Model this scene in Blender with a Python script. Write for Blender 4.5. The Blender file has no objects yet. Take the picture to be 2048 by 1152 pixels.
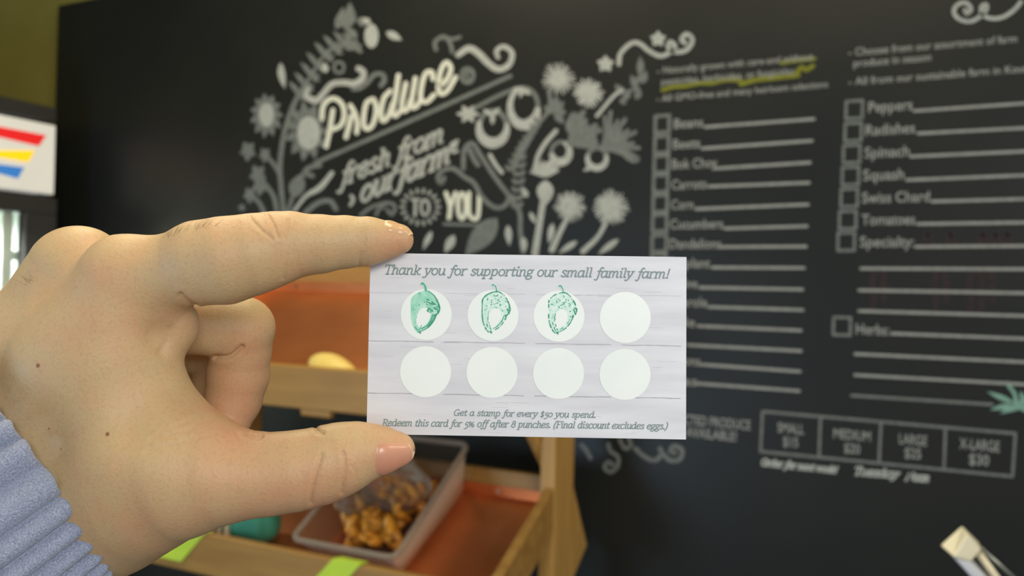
import bpy, bmesh, math, random
import numpy as np
from mathutils import Vector
random.seed(7)
rng = np.random.default_rng(7)
C = bpy.context.scene.collection
SC = bpy.context.scene

# ------------------------------------------------------------------ camera
YAW, PITCH, ROLL = (math.radians(v) for v in (-26.7, 0.45, 1.38))
FPX = 1700.0                       # focal length in pixels of a 2048 wide frame
EYE = np.array([0.0, 0.0, 1.5])
_cy, _sy, _cp, _sp = math.cos(YAW), math.sin(YAW), math.cos(PITCH), math.sin(PITCH)
FWD = np.array([_sy * _cp, _cy * _cp, _sp])
_r = np.array([_cy, -_sy, 0.0]); _u = np.cross(_r, FWD)
RGT = math.cos(ROLL) * _r + math.sin(ROLL) * _u
UPV = -math.sin(ROLL) * _r + math.cos(ROLL) * _u

def ray(px, py):
    return FWD + RGT * (px - 1024.0) / FPX - UPV * (py - 576.0) / FPX
def at(px, py, axis, v):           # where the view through a pixel meets the plane axis = v
    d = ray(px, py); t = (v - EYE[axis]) / d[axis]
    return EYE + d * t
def atz(px, py, depth):            # point at a given depth (metres) along the view
    return EYE + ray(px, py) * depth

cam = bpy.data.cameras.new('camera'); co = bpy.data.objects.new('camera', cam); C.objects.link(co)
cam.sensor_width = 36.0; cam.sensor_fit = 'HORIZONTAL'; cam.lens = FPX / 2048.0 * 36.0
cam.clip_start = 0.02; cam.clip_end = 50
from mathutils import Matrix
co.matrix_world = Matrix(((RGT[0], UPV[0], -FWD[0], EYE[0]), (RGT[1], UPV[1], -FWD[1], EYE[1]),
                          (RGT[2], UPV[2], -FWD[2], EYE[2]), (0, 0, 0, 1)))
cam.dof.use_dof = True; cam.dof.focus_distance = 0.234; cam.dof.aperture_fstop = cam.lens / 1.85
SC.camera = co

# ------------------------------------------------------------------ world, lights, exposure
SC.view_settings.view_transform = 'Standard'; SC.view_settings.look = 'None'
SC.view_settings.gamma = 1; SC.view_settings.use_curve_mapping = False
SC.view_settings.exposure = 0.13
wd = bpy.data.worlds.new('world'); SC.world = wd; wd.use_nodes = True
wd.node_tree.nodes['Background'].inputs[0].default_value = (0.86, 0.94, 1.0, 1)
wd.node_tree.nodes['Background'].inputs[1].default_value = 0.46

def area(name, loc, target, sx, sy, power, col):
    l = bpy.data.lights.new(name, 'AREA'); l.shape = 'RECTANGLE'; l.size = sx; l.size_y = sy
    l.energy = power; l.color = col
    o = bpy.data.objects.new(name, l); C.objects.link(o); o.location = loc
    o.rotation_euler = (Vector(target) - Vector(loc)).to_track_quat('-Z', 'Y').to_euler()
    return o
area('ceiling_light_near', (-0.25, 0.25, 2.72), (-0.25, 0.25, 0), 0.9, 0.5, 12, (1.0, 0.87, 0.60))
area('ceiling_light_far', (-1.1, 0.95, 2.72), (-1.1, 0.95, 0), 0.6, 0.5, 12, (1.0, 0.86, 0.56))
area('fill_light_right', (1.6, 0.4, 2.6), (-0.6, 1.3, 1.0), 0.7, 0.7, 12, (1.0, 0.90, 0.66))  # unseen fill lamp, added to brighten the rack post's right side
area('daylight_fill', (-1.7, -1.3, 1.05), (-0.3, 0.5, 1.3), 0.8, 0.8, 19, (0.50, 0.74, 1.0))  # unseen cool light, added for the board's blue sheen and the hand's left side
area('card_key_light', (1.2, -1.0, 2.0), (-0.12, 0.2, 1.47), 0.7, 0.5, 17, (1.0, 0.97, 0.92))  # unseen frontal key behind the camera, added to brighten the card

# ------------------------------------------------------------------ materials
def mat(name, col, rough=0.6, metal=0.0, noise=None, bump=None, spec=0.5, sss=None, emit=None, stretch=None):
    """noise = (second colour, scale, detail, low, high); bump = (scale, strength, distance)"""
    m = bpy.data.materials.new(name); m.use_nodes = True
    nt = m.node_tree; b = nt.nodes['Principled BSDF']
    b.inputs['Base Color'].default_value = (*col, 1); b.inputs['Roughness'].default_value = rough
    b.inputs['Metallic'].default_value = metal; b.inputs['Specular IOR Level'].default_value = spec
    tc = nt.nodes.new('ShaderNodeTexCoord'); vec = tc.outputs['Object']
    if stretch:
        mp = nt.nodes.new('ShaderNodeMapping'); mp.inputs['Scale'].default_value = stretch
        nt.links.new(vec, mp.inputs[0]); vec = mp.outputs[0]
    if noise:
        n = nt.nodes.new('ShaderNodeTexNoise'); n.inputs['Scale'].default_value = noise[1]; n.inputs['Detail'].default_value = noise[2]
        nt.links.new(vec, n.inputs['Vector'])
        r = nt.nodes.new('ShaderNodeValToRGB'); r.color_ramp.elements[0].position = noise[3]; r.color_ramp.elements[1].position = noise[4]
        r.color_ramp.elements[0].color = (*col, 1); r.color_ramp.elements[1].color = (*noise[0], 1)
        nt.links.new(n.outputs['Fac'], r.inputs[0]); nt.links.new(r.outputs[0], b.inputs['Base Color'])
    if bump:
        n2 = nt.nodes.new('ShaderNodeTexNoise'); n2.inputs['Scale'].default_value = bump[0]; n2.inputs['Detail'].default_value = 4
        nt.links.new(vec, n2.inputs['Vector'])
        bp = nt.nodes.new('ShaderNodeBump'); bp.inputs['Strength'].default_value = bump[1]; bp.inputs['Distance'].default_value = bump[2]
        nt.links.new(n2.outputs['Fac'], bp.inputs['Height']); nt.links.new(bp.outputs[0], b.inputs['Normal'])
    if sss:
        b.inputs['Subsurface Weight'].default_value = sss[0]; b.inputs['Subsurface Radius'].default_value = sss[1]
        b.inputs['Subsurface Scale'].default_value = sss[2]
    if emit:
        b.inputs['Emission Color'].default_value = (*emit[0], 1); b.inputs['Emission Strength'].default_value = emit[1]
    return m
def srgb(r, g, b):
    f = lambda c: ((c / 255 + 0.055) / 1.055) ** 2.4 if c > 10 else c / 255 / 12.92
    return (f(r), f(g), f(b))

M = {}
M['board'] = mat('chalkboard_black', (0.0138, 0.0156, 0.0152), 0.36, noise=((0.019, 0.0195, 0.018), 3.0, 5, 0.35, 0.7), bump=(240, 0.1, 0.001), spec=0.2)
M['olive'] = mat('olive_wall_paint', srgb(150, 140, 66), 0.8, noise=(srgb(142, 132, 60), 6, 3, 0.3, 0.7))
M['ceiling'] = mat('ceiling_tile', srgb(170, 165, 150), 0.9, noise=(srgb(150, 146, 132), 30, 3, 0.4, 0.7))
M['floor'] = mat('concrete_floor', srgb(95, 92, 88), 0.6, noise=(srgb(120, 116, 110), 5, 5, 0.3, 0.7))
def chalk(name, col, cover):
    m = mat(name, col, 0.95, spec=0.1)
    nt = m.node_tree; b = nt.nodes['Principled BSDF']
    n = nt.nodes.new('ShaderNodeTexNoise'); n.inputs['Scale'].default_value = 160; n.inputs['Detail'].default_value = 5
    nt.links.new([x for x in nt.nodes if x.type == 'TEX_COORD'][0].outputs['Object'], n.inputs['Vector'])
    r = nt.nodes.new('ShaderNodeValToRGB'); r.color_ramp.elements[0].position = 0.5 - cover * 0.4; r.color_ramp.elements[1].position = 0.62
    a = 0.02
    r.color_ramp.elements[0].color = tuple(c * (0.35 + 0.5 * cover) + 0.006 for c in col) + (1,)
    r.color_ramp.elements[1].color = (*col, 1)
    nt.links.new(n.outputs['Fac'], r.inputs[0]); nt.links.new(r.outputs[0], b.inputs['Base Color'])
    return m
M['chalk_bright'] = chalk('chalk_bright', (0.66, 0.67, 0.58), 0.9)
M['chalk_mid'] = chalk('chalk_mid', (0.40, 0.42, 0.40), 0.7)
M['chalk_list'] = chalk('chalk_list', (0.30, 0.31, 0.30), 0.7)
M['chalk_faint'] = chalk('chalk_faint', (0.17, 0.185, 0.18), 0.6)
M['chalk_ghost'] = chalk('chalk_ghost', (0.045, 0.05, 0.05), 0.5)
M['chalk_pink'] = chalk('chalk_pink', (0.042, 0.032, 0.034), 0.5)
M['chalk_yellow'] = chalk('chalk_yellow', (0.20, 0.21, 0.03), 0.7)
M['chalk_green'] = chalk('chalk_green', (0.20, 0.36, 0.30), 0.7)
M['pine'] = mat('pine_wood', srgb(172, 130, 66), 0.5, noise=(srgb(148, 106, 50), 14, 6, 0.35, 0.75), bump=(60, 0.1, 0.001), stretch=(0.35, 3, 3))
M['pine_v'] = mat('pine_wood_upright', srgb(198, 154, 84), 0.5, noise=(srgb(168, 124, 62), 14, 6, 0.35, 0.75), bump=(60, 0.1, 0.001), stretch=(3, 3, 0.3))
M['copper'] = mat('copper_sheet', (0.88, 0.32, 0.12), 0.36, metal=0.88, noise=((0.74, 0.26, 0.10), 7, 4, 0.35, 0.7), bump=(9, 0.25, 0.01))
M['black_metal'] = mat('black_cabinet', srgb(58, 57, 56), 0.45, noise=(srgb(52, 51, 50), 8, 2, 0.3, 0.7))
M['sign_white'] = mat('sign_white', srgb(208, 206, 196), 0.5, emit=((0.93, 0.92, 0.86), 0.30), noise=(srgb(220, 218, 208), 4, 2, 0.3, 0.7))
M['sign_red'] = mat('sign_red', srgb(222, 32, 32), 0.5, emit=((0.75, 0.02, 0.02), 0.5))
M['sign_yellow'] = mat('sign_yellow', srgb(250, 214, 20), 0.5, emit=((0.95, 0.62, 0.01), 0.55))
M['sign_blue'] = mat('sign_blue', srgb(50, 120, 200), 0.5, emit=((0.05, 0.2, 0.55), 0.5))
M['fridge_white'] = mat('fridge_white', srgb(232, 238, 232), 0.4, noise=(srgb(226, 232, 228), 5, 2, 0.3, 0.7))
M['shelf_white'] = mat('shelf_white_wire', srgb(236, 242, 236), 0.35)
M['tag'] = mat('lime_paper', srgb(196, 224, 62), 0.7, noise=(srgb(186, 214, 70), 20, 3, 0.4, 0.7))
M['tag_text'] = mat('tag_ink', srgb(120, 150, 60), 0.8)
M['teal'] = mat('teal_cloth', srgb(58, 138, 112), 0.7, noise=(srgb(40, 112, 90), 12, 4, 0.35, 0.7), bump=(25, 0.4, 0.01))
M['beige'] = mat('beige_packet', srgb(206, 192, 160), 0.6)
M['dark_print'] = mat('dark_print', srgb(52, 44, 36), 0.6)
M['golden'] = mat('golden_root', srgb(228, 160, 52), 0.35, noise=(srgb(150, 88, 26), 26, 4, 0.3, 0.75), bump=(70, 0.5, 0.004))
M['pale_squash'] = mat('pale_squash', srgb(232, 206, 120), 0.5, noise=(srgb(220, 190, 100), 10, 3, 0.3, 0.7))
M['cream_plastic'] = mat('cream_plastic', srgb(236, 226, 196), 0.4)
M['white_plastic'] = mat('white_plastic', srgb(214, 216, 222), 0.4)
M['steel'] = mat('steel_rod', srgb(150, 152, 146), 0.35, metal=0.9)
M['screw'] = mat('zinc_screw', srgb(200, 180, 160), 0.3, metal=1.0)
def clear(name, tint, gloss, rough, body=(0.62, 0.53, 0.42)):
    m = bpy.data.materials.new(name); m.use_nodes = True; nt = m.node_tree; nt.nodes.clear()
    o = nt.nodes.new('ShaderNodeOutputMaterial'); t = nt.nodes.new('ShaderNodeBsdfTransparent'); g = nt.nodes.new('ShaderNodeBsdfPrincipled')
    t.inputs[0].default_value = (*tint, 1)
    g.inputs['Base Color'].default_value = (*body, 1); g.inputs['Roughness'].default_value = rough
    fr = nt.nodes.new('ShaderNodeFresnel'); fr.inputs[0].default_value = 1.4
    ad = nt.nodes.new('ShaderNodeMath'); ad.operation = 'ADD'; ad.inputs[1].default_value = gloss; ad.use_clamp = True
    mx = nt.nodes.new('ShaderNodeMixShader'); nt.links.new(fr.outputs[0], ad.inputs[0]); nt.links.new(ad.outputs[0], mx.inputs[0])
    nt.links.new(t.outputs[0], mx.inputs[1]); nt.links.new(g.outputs[0], mx.inputs[2]); nt.links.new(mx.outputs[0], o.inputs[0])
    return m
M['tub_clear'] = clear('clear_tub_plastic', (0.93, 0.88, 0.82), 0.03, 0.3)
M['tub_rim'] = clear('clear_tub_rim', (0.8, 0.70, 0.58), 0.30, 0.35)
M['bag_clear'] = clear('clear_bag_film', (0.94, 0.91, 0.87), 0.06, 0.10)
M['glass'] = clear('cooler_glass', (0.95, 0.98, 0.97), 0.02, 0.05)

# ------------------------------------------------------------------ object helpers
ORG = {}
def empty(name, origin, label, cat, group=None):
    o = bpy.data.objects.new(name, None); C.objects.link(o); o.location = origin; o.empty_display_size = 0.05
    ORG[o.name] = np.array(origin, float); tag(o, label, cat, group); return o
def tag(o, label=None, cat=None, group=None, kind=None):
    for k, v in (('label', label), ('category', cat), ('group', group), ('kind', kind)):
        if v: o[k] = v
    return o
def build(name, V, F, m, parent=None, origin=None, smooth=False, mids=None):
    V = np.asarray(V, float)
    if origin is None:
        origin = ORG[parent.name] if parent else np.array([*(V.min(0) + V.max(0))[:2] / 2, V[:, 2].min()])
    origin = np.array(origin, float)
    me = bpy.data.meshes.new(name); me.from_pydata((V - origin).tolist(), [], [list(map(int, f)) for f in F]); me.update()
    for mm in (m if isinstance(m, (list, tuple)) else [m]): me.materials.append(mm)
    if mids is not None: me.polygons.foreach_set('material_index', list(map(int, mids)))
    if smooth: me.polygons.foreach_set('use_smooth', [True] * len(me.polygons))
    o = bpy.data.objects.new(name, me); C.objects.link(o)
    if parent:
        o.parent = parent; o.location = origin - ORG[parent.name]
    else: o.location = origin
    ORG[o.name] = origin
    return o
class MB:
    def __init__(s): s.v = []; s.f = []; s.n = 0
    def add(s, V, F):
        V = np.asarray(V, float).reshape(-1, 3); s.v.append(V); s.f += [[i + s.n for i in f] for f in F]; s.n += len(V); return s
    def hexa(s, P):        # 8 corners: bottom loop then top loop
        return s.add(P, [(3, 2, 1, 0), (4, 5, 6, 7), (0, 1, 5, 4), (1, 2, 6, 5), (2, 3, 7, 6), (3, 0, 4, 7)])
    def box(s, a, b):
        (x0, y0, z0), (x1, y1, z1) = a, b
        return s.hexa([(x0, y0, z0), (x1, y0, z0), (x1, y1, z0), (x0, y1, z0), (x0, y0, z1), (x1, y0, z1), (x1, y1, z1), (x0, y1, z1)])
    def prism(s, poly, off):
        n = len(poly); P = np.array(poly, float); off = np.array(off, float)
        return s.add(np.vstack([P, P + off]), [list(range(n))[::-1], list(range(n, 2 * n))] + [(i, (i + 1) % n, (i + 1) % n + n, i + n) for i in range(n)])
    def tube(s, pts, r, n=8):
        pts = np.array(pts, float); rs = np.full(len(pts), r) if np.isscalar(r) else np.array(r)
        T = np.gradient(pts, axis=0); T /= np.linalg.norm(T, axis=1)[:, None] + 1e-12
        up = np.array([0.3, 0.2, 0.93]); V = []
        for p, t, q in zip(pts, T, rs):
            a = np.cross(t, up); a /= np.linalg.norm(a) + 1e-9; b = np.cross(t, a)
            for k in range(n):
                w = 2 * math.pi * k / n; V.append(p + q * (math.cos(w) * a + math.sin(w) * b))
        m = len(pts)
        F = [(i * n + k, i * n + (k + 1) % n, (i + 1) * n + (k + 1) % n, (i + 1) * n + k) for i in range(m - 1) for k in range(n)]
        F += [list(range(n))[::-1], [(m - 1) * n + k for k in range(n)]]
        return s.add(V, F)
    def build(s, name, m, parent=None, **k): return build(name, np.vstack(s.v), s.f, m, parent, **k)
def bevel(o, w, seg=2):
    md = o.modifiers.new('bevel', 'BEVEL'); md.width = w; md.segments = seg; md.limit_method = 'ANGLE'
    return o

# ------------------------------------------------------------------ 2D strokes and lettering
def catmull(P, n=6):
    P = np.array(P, float)
    if len(P) < 3: return P
    Q = np.vstack([2 * P[0] - P[1], P, 2 * P[-1] - P[-2]]); out = []
    t = np.linspace(0, 1, n, endpoint=False)[:, None]
    for i in range(1, len(Q) - 2):
        a, b, c, d = Q[i - 1], Q[i], Q[i + 1], Q[i + 2]
        out.append(0.5 * (2 * b + (c - a) * t + (2 * a - 5 * b + 4 * c - d) * t ** 2 + (3 * b - a - 3 * c + d) * t ** 3))
    return np.vstack(out + [P[-1:]])
def ell(cx, cy, rx, ry, n=28, a0=0, a1=360):
    t = np.radians(np.linspace(a0, a1, n)); return np.stack([cx + rx * np.cos(t), cy + ry * np.sin(t)], 1)
class Ink:
    """flat strokes and filled shapes in picture pixels, laid on a plane by a mapping function"""
    def __init__(s): s.v = []; s.f = []; s.n = 0; s.z = []; s.c = 0
    def add(s, V, F):
        s.v.append(np.asarray(V, float)); s.f += [[i + s.n for i in f] for f in F]; s.n += len(V); s.z += [s.c] * len(V); s.c += 1
    def stroke(s, P, w, smooth=True, closed=False):
        P = catmull(P) if smooth else np.array(P, float)
        if len(P) < 2: return
        keep = np.r_[True, np.linalg.norm(np.diff(P, axis=0), axis=1) > 1e-4]; P = P[keep]
        if len(P) < 2: return
        W = np.full(len(P), w, float) if np.isscalar(w) else np.interp(np.linspace(0, 1, len(P)), np.linspace(0, 1, len(w)), w)
        T = np.gradient(P, axis=0); T /= np.linalg.norm(T, axis=1)[:, None] + 1e-9
        N = np.stack([-T[:, 1], T[:, 0]], 1)
        V = np.empty((2 * len(P), 2)); V[0::2] = P + N * W[:, None] / 2; V[1::2] = P - N * W[:, None] / 2
        F = [(2 * i, 2 * i + 1, 2 * i + 3, 2 * i + 2) for i in range(len(P) - 1)]
        s.add(V, F)
        for e, sg in ((0, -1), (-1, 1)):        # round ends
            a = np.linspace(-math.pi / 2, math.pi / 2, 7)
            cap = P[e] + W[e] / 2 * (np.cos(a)[:, None] * T[e] * sg + np.sin(a)[:, None] * N[e])
            s.add(cap, [list(range(7)) if sg > 0 else list(range(6, -1, -1))])
    def line(s, a, b, w): s.stroke([a, b], w, smooth=False)
    def poly(s, P): P = np.array(P, float); s.add(P, [list(range(len(P)))])
    def disc(s, cx, cy, rx, ry, n=40): s.poly(ell(cx, cy, rx, ry, n + 1)[:-1])
    def leaf(s, a, b, w, bend=0.0):
        a, b = np.array(a, float), np.array(b, float); t = b - a; L = np.linalg.norm(t); t /= L; n = np.array([-t[1], t[0]])
        u = np.linspace(0, 1, 9); c = a + t * L * u[:, None] + n * (bend * np.sin(np.pi * u))[:, None]
        h = w / 2 * np.sin(np.pi * u ** 0.8); s.poly(np.vstack([c + n * h[:, None], (c - n * h[:, None])[::-1][1:-1]]))
    def burst(s, cx, cy, r0, r1, n, w, jit=0.2, a0=0, a1=360):
        for k in range(n):
            a = math.radians(a0 + (a1 - a0) * (k + 0.5) / n + random.uniform(-4, 4)); q = r1 * (1 - jit * random.random())
            s.stroke([(cx + r0 * math.cos(a), cy + r0 * math.sin(a)), (cx + q * math.cos(a), cy + q * math.sin(a))], [w, w * 0.5], smooth=False)
    def build(s, name, m, parent, mapf, **k):
        P = np.vstack(s.v); st = 8e-6 if len(s.v) < 90 else 7e-4 / len(s.v)
        V = np.array([mapf(x, y) for x, y in P]); V[:, 1] -= st * np.array(s.z); return build(name, V, s.f, m, parent, **k)

S_, L_ = 's', 'l'
TAIL = lambda x: (S_, [(x, .25), (x + .03, .03), (x + .2, .05)])
EL = lambda cx, cy, rx, ry: (L_, ell(cx, cy, rx, ry, 26).tolist())
GLYPH = {
 'a': (1.0, [(S_, [(.72, .78), (.5, 1), (.2, .88), (.05, .5), (.15, .08), (.4, .0), (.62, .2), (.74, .55)]), (L_, [(.76, 1), (.74, .2)]), TAIL(.74)]),
 'c': (.85, [(S_, [(.72, .8), (.62, .98), (.35, .98), (.1, .7), (.06, .35), (.2, .04), (.5, 0), (.75, .18)])]),
 'd': (1.02, [(S_, [(.72, .78), (.5, 1), (.2, .88), (.05, .5), (.15, .08), (.4, .0), (.62, .2), (.74, .55)]), (L_, [(.58, 1.48), (.76, 1.5), (.74, .2)]), TAIL(.74)]),
 'e': (.88, [(S_, [(.1, .48), (.45, .52), (.72, .66), (.68, .92), (.42, 1.0), (.15, .78), (.06, .4), (.2, .05), (.5, 0), (.76, .2)])]),
 'f': (.62, [(S_, [(.78, 1.4), (.64, 1.54), (.46, 1.42), (.36, 1.0), (.27, .2), (.18, -.3), (.02, -.46), (-.15, -.36)]), (L_, [(.1, .95), (.62, .95)])]),
 'g': (.92, [EL(.4, .68, .3, .32), (S_, [(.26, .4), (.13, .22), (.28, .08), (.65, .02), (.76, -.2), (.45, -.48), (.1, -.42), (.02, -.2), (.2, .04)]), (L_, [(.62, .92), (.86, 1.0)])]),
 'h': (1.0, [(L_, [(.08, 1.48), (.24, 1.5), (.18, 0)]), (L_, [(.04, 0), (.32, 0)]), (S_, [(.2, .6), (.42, .96), (.66, .95), (.74, .7), (.7, .2), (.76, .02), (.92, .04)])]),
 'i': (.5, [(L_, [(.03, .96), (.2, 1.0), (.18, .2)]), TAIL(.18), EL(.24, 1.38, .05, .06)]),
 'k': (.95, [(L_, [(.06, 1.48), (.22, 1.5), (.16, 0)]), (L_, [(.02, 0), (.3, 0)]), (S_, [(.2, .45), (.5, .62), (.75, .95)]), (L_, [(.58, .98), (.88, .98)]), (S_, [(.38, .55), (.55, .2), (.68, .02), (.9, .03)])]),
 'l': (.5, [(L_, [(.04, 1.48), (.22, 1.5), (.18, .2)]), TAIL(.18)]),
 'm': (1.5, [(L_, [(.0, .97), (.17, 1), (.14, 0)]), (L_, [(.0, 0), (.28, 0)]), (S_, [(.15, .6), (.37, .95), (.6, .95), (.67, .7), (.64, 0)]), (S_, [(.66, .6), (.88, .95), (1.12, .95), (1.2, .7), (1.16, .2), (1.22, .02), (1.38, .04)])]),
 'n': (1.0, [(L_, [(.0, .97), (.17, 1), (.14, 0)]), (L_, [(.0, 0), (.28, 0)]), (S_, [(.15, .6), (.4, .96), (.64, .95), (.73, .7), (.69, .2), (.75, .02), (.92, .04)])]),
 'o': (.95, [EL(.43, .5, .38, .5)]),
 'p': (1.0, [(L_, [(.0, .97), (.17, 1), (.1, -.48)]), (L_, [(-.06, -.48), (.28, -.48)]), (S_, [(.15, .6), (.35, .96), (.62, .96), (.8, .6), (.68, .15), (.42, 0), (.14, .2)])]),
 'r': (.75, [(L_, [(.0, .97), (.17, 1), (.14, 0)]), (L_, [(.0, 0), (.3, 0)]), (S_, [(.15, .6), (.35, .9), (.55, 1.0), (.7, .9)])]),
 's': (.76, [(S_, [(.64, .8), (.45, 1.0), (.2, .92), (.16, .7), (.4, .52), (.62, .3), (.5, .04), (.25, -.01), (.05, .18)])]),
 't': (.62, [(S_, [(.3, 1.3), (.22, .5), (.22, .12), (.36, 0), (.56, .12)]), (L_, [(.05, .95), (.54, .95)])]),
 'u': (1.0, [(L_, [(.0, .97), (.16, 1)]), (S_, [(.16, 1), (.11, .4), (.19, .06), (.4, 0), (.62, .2), (.74, .6)]), (L_, [(.62, .98), (.78, 1), (.74, .2)]), TAIL(.74)]),
 'v': (.88, [(L_, [(.0, .98), (.3, .98)]), (L_, [(.14, .98), (.35, 0)]), (S_, [(.35, 0), (.65, .45), (.78, .95)])]),
 'w': (1.25, [(S_, [(.08, 1), (.1, .4), (.3, .02), (.55, .6)]), (S_, [(.58, 1), (.58, .4), (.75, .02), (1.0, .4), (1.1, .98)])]),
 'x': (.9, [(S_, [(.05, .95), (.25, .95), (.4, .5), (.55, .05), (.8, .05)]), (L_, [(.78, .98), (.05, .0)])]),
 'y': (.92, [(L_, [(-.02, .98), (.3, .98)]), (S_, [(.14, .98), (.22, .5), (.38, .02)]), (S_, [(.8, .98), (.6, .4), (.38, 0), (.2, -.35), (0, -.46), (-.12, -.38)]), (L_, [(.62, .98), (.92, .98)])]),
 'T': (1.12, [(L_, [(.16, 1.15), (.2, 1.42), (1.12, 1.42), (1.1, 1.15)]), (L_, [(.66, 1.42), (.6, 0)]), (L_, [(.4, 0), (.8, 0)])]),
 'G': (1.28, [(S_, [(1.05, 1.2), (.8, 1.44), (.45, 1.38), (.15, 1.0), (.1, .5), (.3, .08), (.65, -.02), (1.0, .15)]), (L_, [(1.02, .6), (1.0, .05)]), (L_, [(.7, .6), (1.15, .6)])]),
 'R': (1.2, [(L_, [(.28, 1.42), (.22, 0)]), (L_, [(.05, 0), (.42, 0)]), (L_, [(.1, 1.42), (.6, 1.42)]), (S_, [(.6, 1.42), (.95, 1.25), (.9, .85), (.6, .7), (.26, .7)]), (S_, [(.6, .7), (.85, .2), (.95, .0), (1.15, .03)])]),
 'F': (1.05, [(L_, [(.28, 1.42), (.22, 0)]), (L_, [(.05, 0), (.42, 0)]), (L_, [(.1, 1.42), (1.0, 1.42), (.98, 1.15)]), (L_, [(.26, .75), (.75, .75)])]),
 'O': (1.3, [EL(.6, .7, .52, .72)]),
 'N': (1.3, [(L_, [(.0, -.1), (.28, 1.4), (.85, .0), (1.05, 1.42)])]),
 '$': (.85, [(S_, [(.68, 1.02), (.45, 1.2), (.2, 1.1), (.16, .85), (.4, .62), (.64, .38), (.55, .08), (.28, 0), (.05, .18)]), (L_, [(.42, 1.38), (.38, -.18)])]),
 '5': (.8, [(L_, [(.7, 1.0), (.28, 1.0), (.2, .45)]), (S_, [(.2, .45), (.45, .5), (.66, .3), (.62, -.1), (.38, -.4), (.05, -.42)])]),
 '0': (.95, [EL(.43, .5, .38, .5)]),
 '8': (.95, [EL(.47, 1.07, .27, .32), EL(.43, .37, .35, .38)]),
 '%': (1.35, [EL(.28, .82, .21, .27), EL(.98, .24, .21, .27), (L_, [(1.0, 1.1), (.22, 0)])]),
 '!': (.5, [(L_, [(.3, 1.45), (.22, .45)]), EL(.19, .08, .06, .07)]),
 '.': (.42, [EL(.15, .08, .06, .07)]),
 ',': (.42, [(L_, [(.16, .08), (.05, -.25)])]),
 '-': (.6, [(L_, [(.05, .5), (.45, .5)])]),
 '(': (.5, [(S_, [(.5, 1.55), (.2, 1.0), (.1, .4), (.2, -.35)])]),
 ')': (.5, [(S_, [(.15, 1.55), (.35, 1.0), (.3, .3), (0, -.35)])]),
 ' ': (.55, []),
}
def script(ink, text, p0, p1, xh, w, lean=0.2, up=None):
    """lettering from the left end p0 to the right end p1 of its base line, x-height xh"""
    p0, p1 = np.array(p0, float), np.array(p1, float)
    tot = sum(GLYPH[c][0] for c in text) - 0.1
    ex = (p1 - p0) / tot
    d = (p1 - p0) / np.linalg.norm(p1 - p0)
    ey = np.array([d[1], -d[0]]) * xh if up is None else np.array(up, float) * xh
    x = 0.0
    for c in text:
        a, st = GLYPH[c]
        for kind, pts in st:
            P = np.array([p0 + ex * (x + px + 0) + ey * py + d * lean * py * xh for px, py in pts])
            ink.stroke(P, w, smooth=(kind == S_))
        x += a

FONT_CACHE = {}
def font_mesh(text):
    if text in FONT_CACHE: return FONT_CACHE[text]
    cu = bpy.data.curves.new('t', 'FONT'); cu.body = text; cu.size = 1.0; cu.resolution_u = 3
    cu.offset = 0.012
    o = bpy.data.objects.new('t', cu); C.objects.link(o)
    dg = bpy.context.evaluated_depsgraph_get(); me = bpy.data.meshes.new_from_object(o.evaluated_get(dg))
    V = np.array([v.co[:2] for v in me.vertices]); F = [list(p.vertices) for p in me.polygons]
    bpy.data.objects.remove(o); bpy.data.curves.remove(cu); bpy.data.meshes.remove(me)
    FONT_CACHE[text] = (V, F); return V, F

# ================================================================== SETTING
YB = 1.65                     # face of the chalkboard
def struct(name, mb, m): return tag(mb.build(name, m), kind='structure')
struct('wall_back', MB().box((-3.1, YB + 0.03, 0), (1.6, YB + 0.13, 2.8)), M['olive'])
struct('wall_left', MB().box((-3.2, -3.0, 0), (-3.1, YB + 0.13, 2.8)), M['olive'])
struct('floor', MB().box((-3.1, -3.0, -0.1), (3.0, YB + 0.13, 0)), M['floor'])
struct('ceiling', MB().box((-3.1, -3.0, 2.8), (3.0, YB + 0.13, 2.9)), M['ceiling'])

# ------------------------------------------------------------------ chalkboard
bl = at(110, 200, 1, YB)[0]; bt = at(114, 11, 1, YB)[2]
board = MB().box((bl, YB, 0.35), (1.5, YB + 0.03, bt)).build('chalkboard', M['board'])
tag(board, 'large black chalkboard covered in white chalk lettering, flowers and vegetable order lists', 'chalkboard')
bevel(board, 0.004)
def on_board(lift):
    return lambda x, y: at(x, y, 1, YB - lift)
def bdir(x, y):               # unit picture directions of the board's horizontal and vertical at a pixel
    p = at(x, y, 1, YB)
    def pj(q):
        d = q - EYE; return np.array([1024 + FPX * (d @ RGT) / (d @ FWD), 576 - FPX * (d @ UPV) / (d @ FWD)])
    o = pj(p); h = pj(p + [0.05, 0, 0]) - o; v = pj(p + [0, 0, 0.05]) - o
    return h / np.linalg.norm(h), v / np.linalg.norm(v)
def sans(ink, text, x, y, w, h, y1=None):
    V, F = font_mesh(text); V = V.copy(); V[:, 0] -= V[:, 0].min(); V[:, 0] *= w / V[:, 0].max(); V[:, 1] *= h / 0.69
    a, b = bdir(x + w / 2, y)
    if y1 is not None: a = np.array([w, y1 - y]) / w
    else: a = a / a[0]
    ink.add(np.array([x, y]) + V[:, :1] * a + V[:, 1:] * b, F)

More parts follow.
